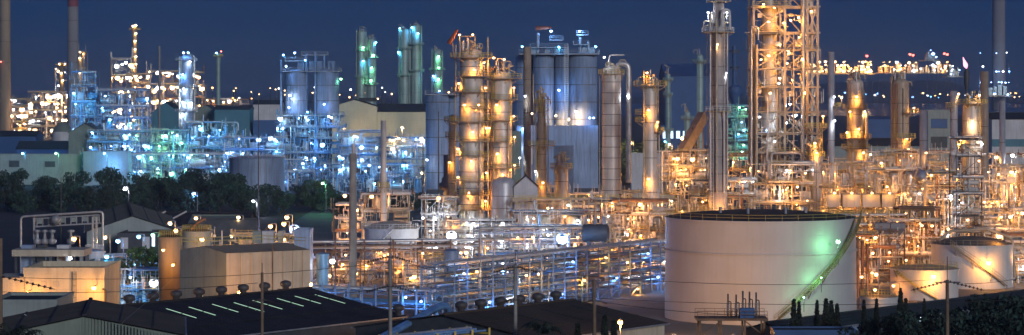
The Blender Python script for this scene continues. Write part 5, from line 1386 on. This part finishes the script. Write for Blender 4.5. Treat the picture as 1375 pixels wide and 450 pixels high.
# ================================================================== poles and wires
utility_pole('grey utility pole with two tiers of insulator strings in front of the blue rack', 524, 330, 341, arms=((.4, 3.0), (4.2, 3.2)), needle=2.2, m='concrete_pole')
utility_pole('brown wooden utility pole standing before the beige works', 352, 318, 366, m='wood_pole', arms=((3.4, 1.6),), rad=.18, needle=1.2)
utility_pole('grey utility pole beside the brown-black roof ridge', 692, 325, 356, arms=((.3, 2.8), (4.4, 2.6)), needle=1.6)
utility_pole('shorter wooden pole over the brown-black roof', 798, 320, 376, m='wood_pole', arms=((2.6, 1.6),))
utility_pole('dark utility pole with long insulator strings before the squat white tank', 1272, 350, 376, arms=((.3, 5.0),), needle=3.2, m='wood_pole')
utility_pole('dark pole beside the lit cream building', 1, 330, 320, arms=((5.0, 7.0),), m='wood_pole')
for px, Y, top, base, lab in ((82, 700, 238, 0, 'thin mast behind the pipe gantry'), (347, 560, 130, 0, 'very tall thin mast in front of the blue plant'), (448, 640, 271, 0, 'thin short mast beside the railed decks'), (568, 720, 190, 0, 'thin mast beside the furnace hood'), (589, 730, 150, 0, 'thin tall mast near the furnace hood')):
    o = thing('mast', lab, 'mast', (X(px, Y), Y, 0))
    b = MB(); b.lathe([(M(1.3, Y), 0), (M(.5, Y), Z(top, Y))], (X(px, Y), Y, 0), 8); b.build('pole', 'steel_dark', o)
    pipe('tip', 'steel_grey', o, (X(px, Y), Y, Z(top, Y)), (X(px, Y), Y, Z(top - 5, Y)), .06)
def pt(px, py, Y): return (X(px, Y), Y, Z(py, Y))
wl = 'thin dark power line strung between the utility poles'
for a, c, sag in (((0, 392, 330), (346, 380, 318), .5), ((0, 372, 330), (524, 352, 330), 1.0), ((524, 380, 330), (692, 362, 325), .8), ((545, 352, 330), (692, 372, 325), .8), ((700, 362, 325), (1250, 376, 350), 1.2), ((715, 395, 325), (1380, 402, 340), 1.0), ((798, 404, 320), (1030, 424, 330), .4), ((1295, 381, 350), (1400, 366, 360), .4), ((352, 396, 318), (524, 385, 330), .5)):
    wire(wl, pt(*a), pt(*c), sag)
wire('pale slanting guy wire in front of the beige works', pt(150, 445, 320), pt(290, 322, 420), .2, .022, 'steel_grey', 'guy_wire', None)

# ================================================================== foreground at the right: trees, low buildings, switch platform
sw = thing('switch_platform', 'rusty railed platform carrying a row of upright bushings', 'platform', (X(983, 392), 394, 0))
zd = Z(429, 392)
box('deck', 'steel_rust', sw, (X(983, 392), 394, zd), (M(96, 392), 5, .35))
for q in (940, 968, 1000, 1026):
    for yy in (391.8, 396.2): beam('leg', 'steel_rust', sw, (X(q, 392), yy, 0), (X(q, 392), yy, zd), .3)
for a, c in ((940, 968), (1026, 1000)): beam('brace', 'steel_rust', sw, (X(a, 392), 391.6, zd - 2.5), (X(c, 392), 391.6, zd - .2), .18)
g = MB(); g.rail([(X(936, 392), 391.6, zd + .2), (X(1030, 392), 391.6, zd + .2)], 1.1, .07); g.rail([(X(936, 392), 396.4, zd + .2), (X(1030, 392), 396.4, zd + .2)], 1.1, .07); g.build('guard_rail', 'steel_rust', sw)
for q, row in ((979, 396), (990, 397), (999, 392), (1008, 393), (1017, 394)):
    z = Z(row, 392)
    pipe('bushing', 'steel_dark', sw, (X(q, 392), 394, zd), (X(q, 392), 394, z), .13)
    for i in range(5): pipe('shed_ring', 'steel_grey', sw, (X(q, 392), 394, zd + .8 + i * .35), (X(q, 392), 394, zd + .95 + i * .35), .26)
    bent_pipe('loop_pipe', 'steel_dark', sw, [(X(q, 392), 394, z - 1.2), (X(q + 4, 392), 394, z - 1.2), (X(q + 4, 392), 394, zd)], .09, 6)
box('control_box', 'wall_blue', sw, (X(1004, 392), 393, zd + .9), (2.2, 1.2, 1.5))
la, lb_ = Vector((X(1030, 420), 418, 0)), Vector((X(1390, 480), 486, 0))
ls = hall('long dark low shed running beside the cypress trees', (la.x, la.y), (lb_.x, lb_.y), 4.5, 4.2, 3.0, 'roof_slate', 'wall_dark', name='shed', ribs=True)
dl = (lb_ - la).normalized(); nl_ = Vector((dl.y, -dl.x, 0))
for i in range(16):
    p = la.lerp(lb_, (i + .5) / 16) + nl_ * 4.56
    box('window', 'lit_window_cool' if i % 5 == 2 else 'silo_blue', ls, (p.x, p.y, 2.2), (2.2, .1, .9), math.atan2(dl.y, dl.x))
fb = block('blue flat roofed cabin under the cypress trees', 1040, 1150, 385, 446, 6, 'wall_blue', 'roof_slate', name='cabin', parapet=.3)
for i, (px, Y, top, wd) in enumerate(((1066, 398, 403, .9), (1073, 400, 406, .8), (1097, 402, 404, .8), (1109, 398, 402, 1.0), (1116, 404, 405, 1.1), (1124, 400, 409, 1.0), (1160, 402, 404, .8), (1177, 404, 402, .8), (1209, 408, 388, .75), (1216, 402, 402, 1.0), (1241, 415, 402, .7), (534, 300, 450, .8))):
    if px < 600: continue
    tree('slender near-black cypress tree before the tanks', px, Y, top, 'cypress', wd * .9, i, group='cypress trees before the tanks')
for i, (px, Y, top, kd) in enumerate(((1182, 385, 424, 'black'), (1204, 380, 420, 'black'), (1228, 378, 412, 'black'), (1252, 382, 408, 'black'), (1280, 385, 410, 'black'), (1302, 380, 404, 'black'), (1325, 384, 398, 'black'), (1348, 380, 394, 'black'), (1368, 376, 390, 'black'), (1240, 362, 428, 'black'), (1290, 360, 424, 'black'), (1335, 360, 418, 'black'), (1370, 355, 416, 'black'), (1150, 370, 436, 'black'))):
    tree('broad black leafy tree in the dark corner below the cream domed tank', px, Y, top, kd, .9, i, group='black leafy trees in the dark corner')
for px, Y, top in ((812, 340, 425), (864 - 40, 345, 432), (776, 335, 436)):
    tree('slim dark shrub top standing over the brown-black roof', px, Y, top, 'cypress', .8, px, group='slim dark shrubs over the roof')
for q, c_ in ((30, 'teal'), (75, 'green'), (140, 'teal')):  # added lamps that tint the shed and hut walls
    lamp_post(q, 1132, 206, c_, 3600, label='added lamp post with a %s light before the pale boundary shed and hut' % {'teal': 'turquoise', 'green': 'green'}[c_], group='added lamp posts before the boundary shed', r=.35)
# palms
def palm(label, px, Y, top, seed):
    rnd = random.Random(seed)
    x, z = X(px, Y), Z(top, Y) - 1.6
    t = thing('palm_tree', label, 'palm', (x, Y, 0), 'dark palms at the lower edge')
    b = MB(); b.tube([(x, Y, 0), (x + .2, Y, z * .5), (x, Y, z)], [.28, .2, .18], 8); b.build('trunk', 'bark', t)
    for i in range(14):
        a = 2 * math.pi * i / 14 + rnd.uniform(-.2, .2)
        Lf, up_ = rnd.uniform(2.2, 3.4), rnd.uniform(.6, 2.0)
        b = MB()
        prev = None
        n = 9
        for k in range(n + 1):
            u = k / n
            c_ = Vector((x + math.cos(a) * Lf * u, Y + math.sin(a) * Lf * u, z + up_ * math.sin(u * 2.4) - u * u * .8))
            if prev is not None:
                side = Vector((-math.sin(a), math.cos(a), 0))
                for sg in (-1, 1):
                    e_ = c_ + side * sg * (.75 * math.sin(.4 + u * 2.5)) + Vector((math.cos(a) * .3, math.sin(a) * .3, -.35))
                    b.add([prev, c_, e_], [(0, 1, 2)])
            prev = c_
        b.build('frond', 'leaf_cypress', t)
palm('dark palm tree with drooping fronds before the pale green shed', 14, 318, 434, 1)
palm('dark palm tree with drooping fronds before the pale green shed', 30, 322, 440, 2)
palm('dark palm tree top over the brown-black roof', 728, 318, 430, 3)

# ================================================================== far warm works at the left
for i, (a, c, top, n, Y) in enumerate(((-8, 42, 134, 28, 2350), (38, 92, 124, 30, 2300), (74, 96, 92, 10, 2500), (104, 112, 72, 5, 2400), (150, 176, 80, 22, 2250), (170, 200, 100, 16, 2200), (196, 240, 96, 28, 2250), (256, 272, 98, 14, 2200), (236, 262, 110, 8, 2150), (270, 330, 134, 14, 2600))):
    lab = ['sprawling far unit of warm lights at the foot of the tan chimney', 'sprawling far unit of warm lights at the foot of the grey chimney', 'far lamp-studded tower beside the grey chimney', 'slim far lamp-studded tower beside the grey chimney', 'far broad tower of warm lights behind the boiler tower', 'far warm lit block behind the deck structure', 'far warm lit block behind the thin bare mast', 'far slim warm lit tower beside the white-lamped column', 'far low warm lit block behind the white-lamped column', 'far low row of warm lights above the teal halls'][i]
    frame(lab, a, c, Y, top, 24, levels=5, bay=14, steel='steel_tan', lc=('cream', 'cream', 'warm', 'white'), nl=int(n * 1.7), power=1800, seed=90 + i, dens=.9, name='far_process_unit', equip=.4, fill=None)
cl = tower('tallest far slim column strung with warm lamps', 181, 2300, 34, 3.2, body='steel_tan', step=20, head='flat', plats=[(40, -180, 180, 3)], ladders=False, lamps=[(-2, 35, 'cream', 1500), (2, 34, 'cream', 1500), (2, 45, 'cream', 1500), (1, 55, 'cream', 1500), (1, 66, 'cream', 1500), (2, 76, 'cream', 1500), (2, 86, 'cream', 1500), (-1, 91, 'cream', 1500), (2, 100, 'cream', 1500)])
tower('far column with two warm lamps beside the grey chimney', 108, 2380, 68, 3, body='steel_tan', step=20, head='flat', ladders=False, plats=[(72, -180, 180, 3)], lamps=[(0, 70, 'cream', 1500), (0, 78, 'cream', 1500), (0, 98, 'cream', 1500)])
tower('far column with three warm lamps beside the grey chimney', 83, 2450, 84, 3.6, body='steel_tan', step=20, head='flat', ladders=False, plats=[(88, -180, 180, 3)], lamps=[(-3, 86, 'cream', 1500), (4, 86, 'cream', 1500), (0, 98, 'cream', 1500), (2, 108, 'cream', 1500)])
# lights of the far harbour
rnd = random.Random(4)
def far_light(px, row, Y, c, r=1.0, label='distant harbour light mast on the horizon', group='harbour light masts on the horizon'):
    x, z = X(px, Y), Z(row, Y)
    t = thing('harbour_light', label, 'light mast', (x, Y, 0), group)
    pipe('mast', 'steel_dark', t, (x, Y + 1, 0), (x, Y + 1, z), .8)
    lamp(t, (x, Y, z), c, 0, r=M(r, Y))
for i in range(46):
    q = rnd.uniform(282, 625)
    far_light(q, rnd.choice((118, 121, 124, 127, 131, 133)) + rnd.uniform(-1, 1), rnd.uniform(3300, 4100), rnd.choice(('cream', 'cream', 'warm', 'white')), rnd.uniform(.7, 1.5))
for i in range(44):
    q = rnd.uniform(1090, 1375)
    far_light(q, 127 + rnd.uniform(-3, 4), rnd.uniform(8700, 9400), rnd.choice(('cream', 'white', 'cream', 'teal', 'warm', 'cool')), rnd.uniform(.8, 1.5), 'distant shore light mast beyond the dark bay', 'shore light masts beyond the bay')
def terminal(label, px0, px1, Y, top, bot, n, cols, seed, red=()):
    rnd = random.Random(seed)
    xa, xb = X(px0, Y), X(px1, Y)
    t = thing('sea_terminal', label, 'sea terminal', ((xa + xb) / 2, Y, 0))
    nb = max(2, int((px1 - px0) / 22))
    for i in range(nb + 1):
        xx = xa + (xb - xa) * i / nb
        beam('leg', 'steel_dark', t, (xx, Y + 8, 0), (xx, Y + 8, Z(rnd.uniform(top, (top + bot) / 2), Y)), M(.5, Y))
    box('deck', 'steel_tan', t, ((xa + xb) / 2, Y + 40, Z(bot + 1, Y)), (xb - xa + 20, 70, M(1.6, Y)))
    for i in range(nb * 3):                                          # long low plant blocks on the deck
        q0 = xa + (xb - xa) * (i + rnd.uniform(.05, .2)) / (nb * 3); q1 = xa + (xb - xa) * (i + rnd.uniform(.7, .95)) / (nb * 3)
        hh = M(rnd.uniform(.35, .95) * (min(bot - top, 16)), Y)
        box('plant_block', 'steel_tan', t, ((q0 + q1) / 2, Y + 40, Z(bot, Y) + hh / 2), (q1 - q0, 30, hh))
    for i in range(n):
        lamp(t, (rnd.uniform(xa, xb), Y, Z(rnd.choice((top + 1, top + (bot - top) * .33, top + (bot - top) * .45, bot - 2, top + (bot - top) * .7)) + rnd.uniform(-.7, .7), Y)), rnd.choice(cols), 30000 if i % 2 == 0 else 0, r=M(rnd.choice((.6, .8, 1.0, 1.4)), Y), off=(0, 4, 0))
    for px, row in red: lamp(t, (X(px, Y), Y, Z(row, Y)), 'red', 0, r=M(1.9, Y)); pipe('mast', 'steel_dark', t, (X(px, Y), Y + 4, 0), (X(px, Y), Y + 4, Z(row, Y)), M(.3, Y))
    return t
terminal('long far sea terminal blazing with warm lights beside the scaffolded tower', 1076, 1172, 6500, 82, 98, 90, ('cream', 'warm', 'cream'), 1, [(1164, 75)])
terminal('far sea terminal with pale lights behind the dark hills', 1180, 1276, 6800, 83, 97, 50, ('cream', 'white', 'warm'), 2, [(1222, 73), (1226, 74), (1268, 72), (1272, 73)])
terminal('far blue lit steel works under the faint grey chimney', 1316, 1356, 5500, 70, 128, 22, ('cool', 'white', 'blue'), 3)
terminal('small far blue lit derrick above the pale sea terminal', 1246, 1258, 6700, 67, 80, 6, ('cool', 'blue'), 4)
terminal('small far blue-white lit pontoon beside the flare', 1277, 1290, 6200, 88, 102, 7, ('cool', 'white'), 5)
# ================================================================== the air
hz = MB()
hz.box((0, 6900, 98.5), (5200, 14000, 205))
hzo = hz.build('haze', [])
hzo['kind'] = 'stuff'
hm = bpy.data.materials.new('haze'); hm.use_nodes = True
ht = hm.node_tree
ht.nodes.remove(ht.nodes['Principled BSDF'])
pv = ht.nodes.new('ShaderNodeVolumePrincipled')
pv.inputs['Color'].default_value = (0.70, 0.85, 1.0, 1)
pv.inputs['Density'].default_value = 1.1e-4
pv.inputs['Anisotropy'].default_value = 0.5
ht.links.new(pv.outputs[0], ht.nodes['Material Output'].inputs['Volume'])
hzo.data.materials.append(hm)
cy.volume_bounces = 0
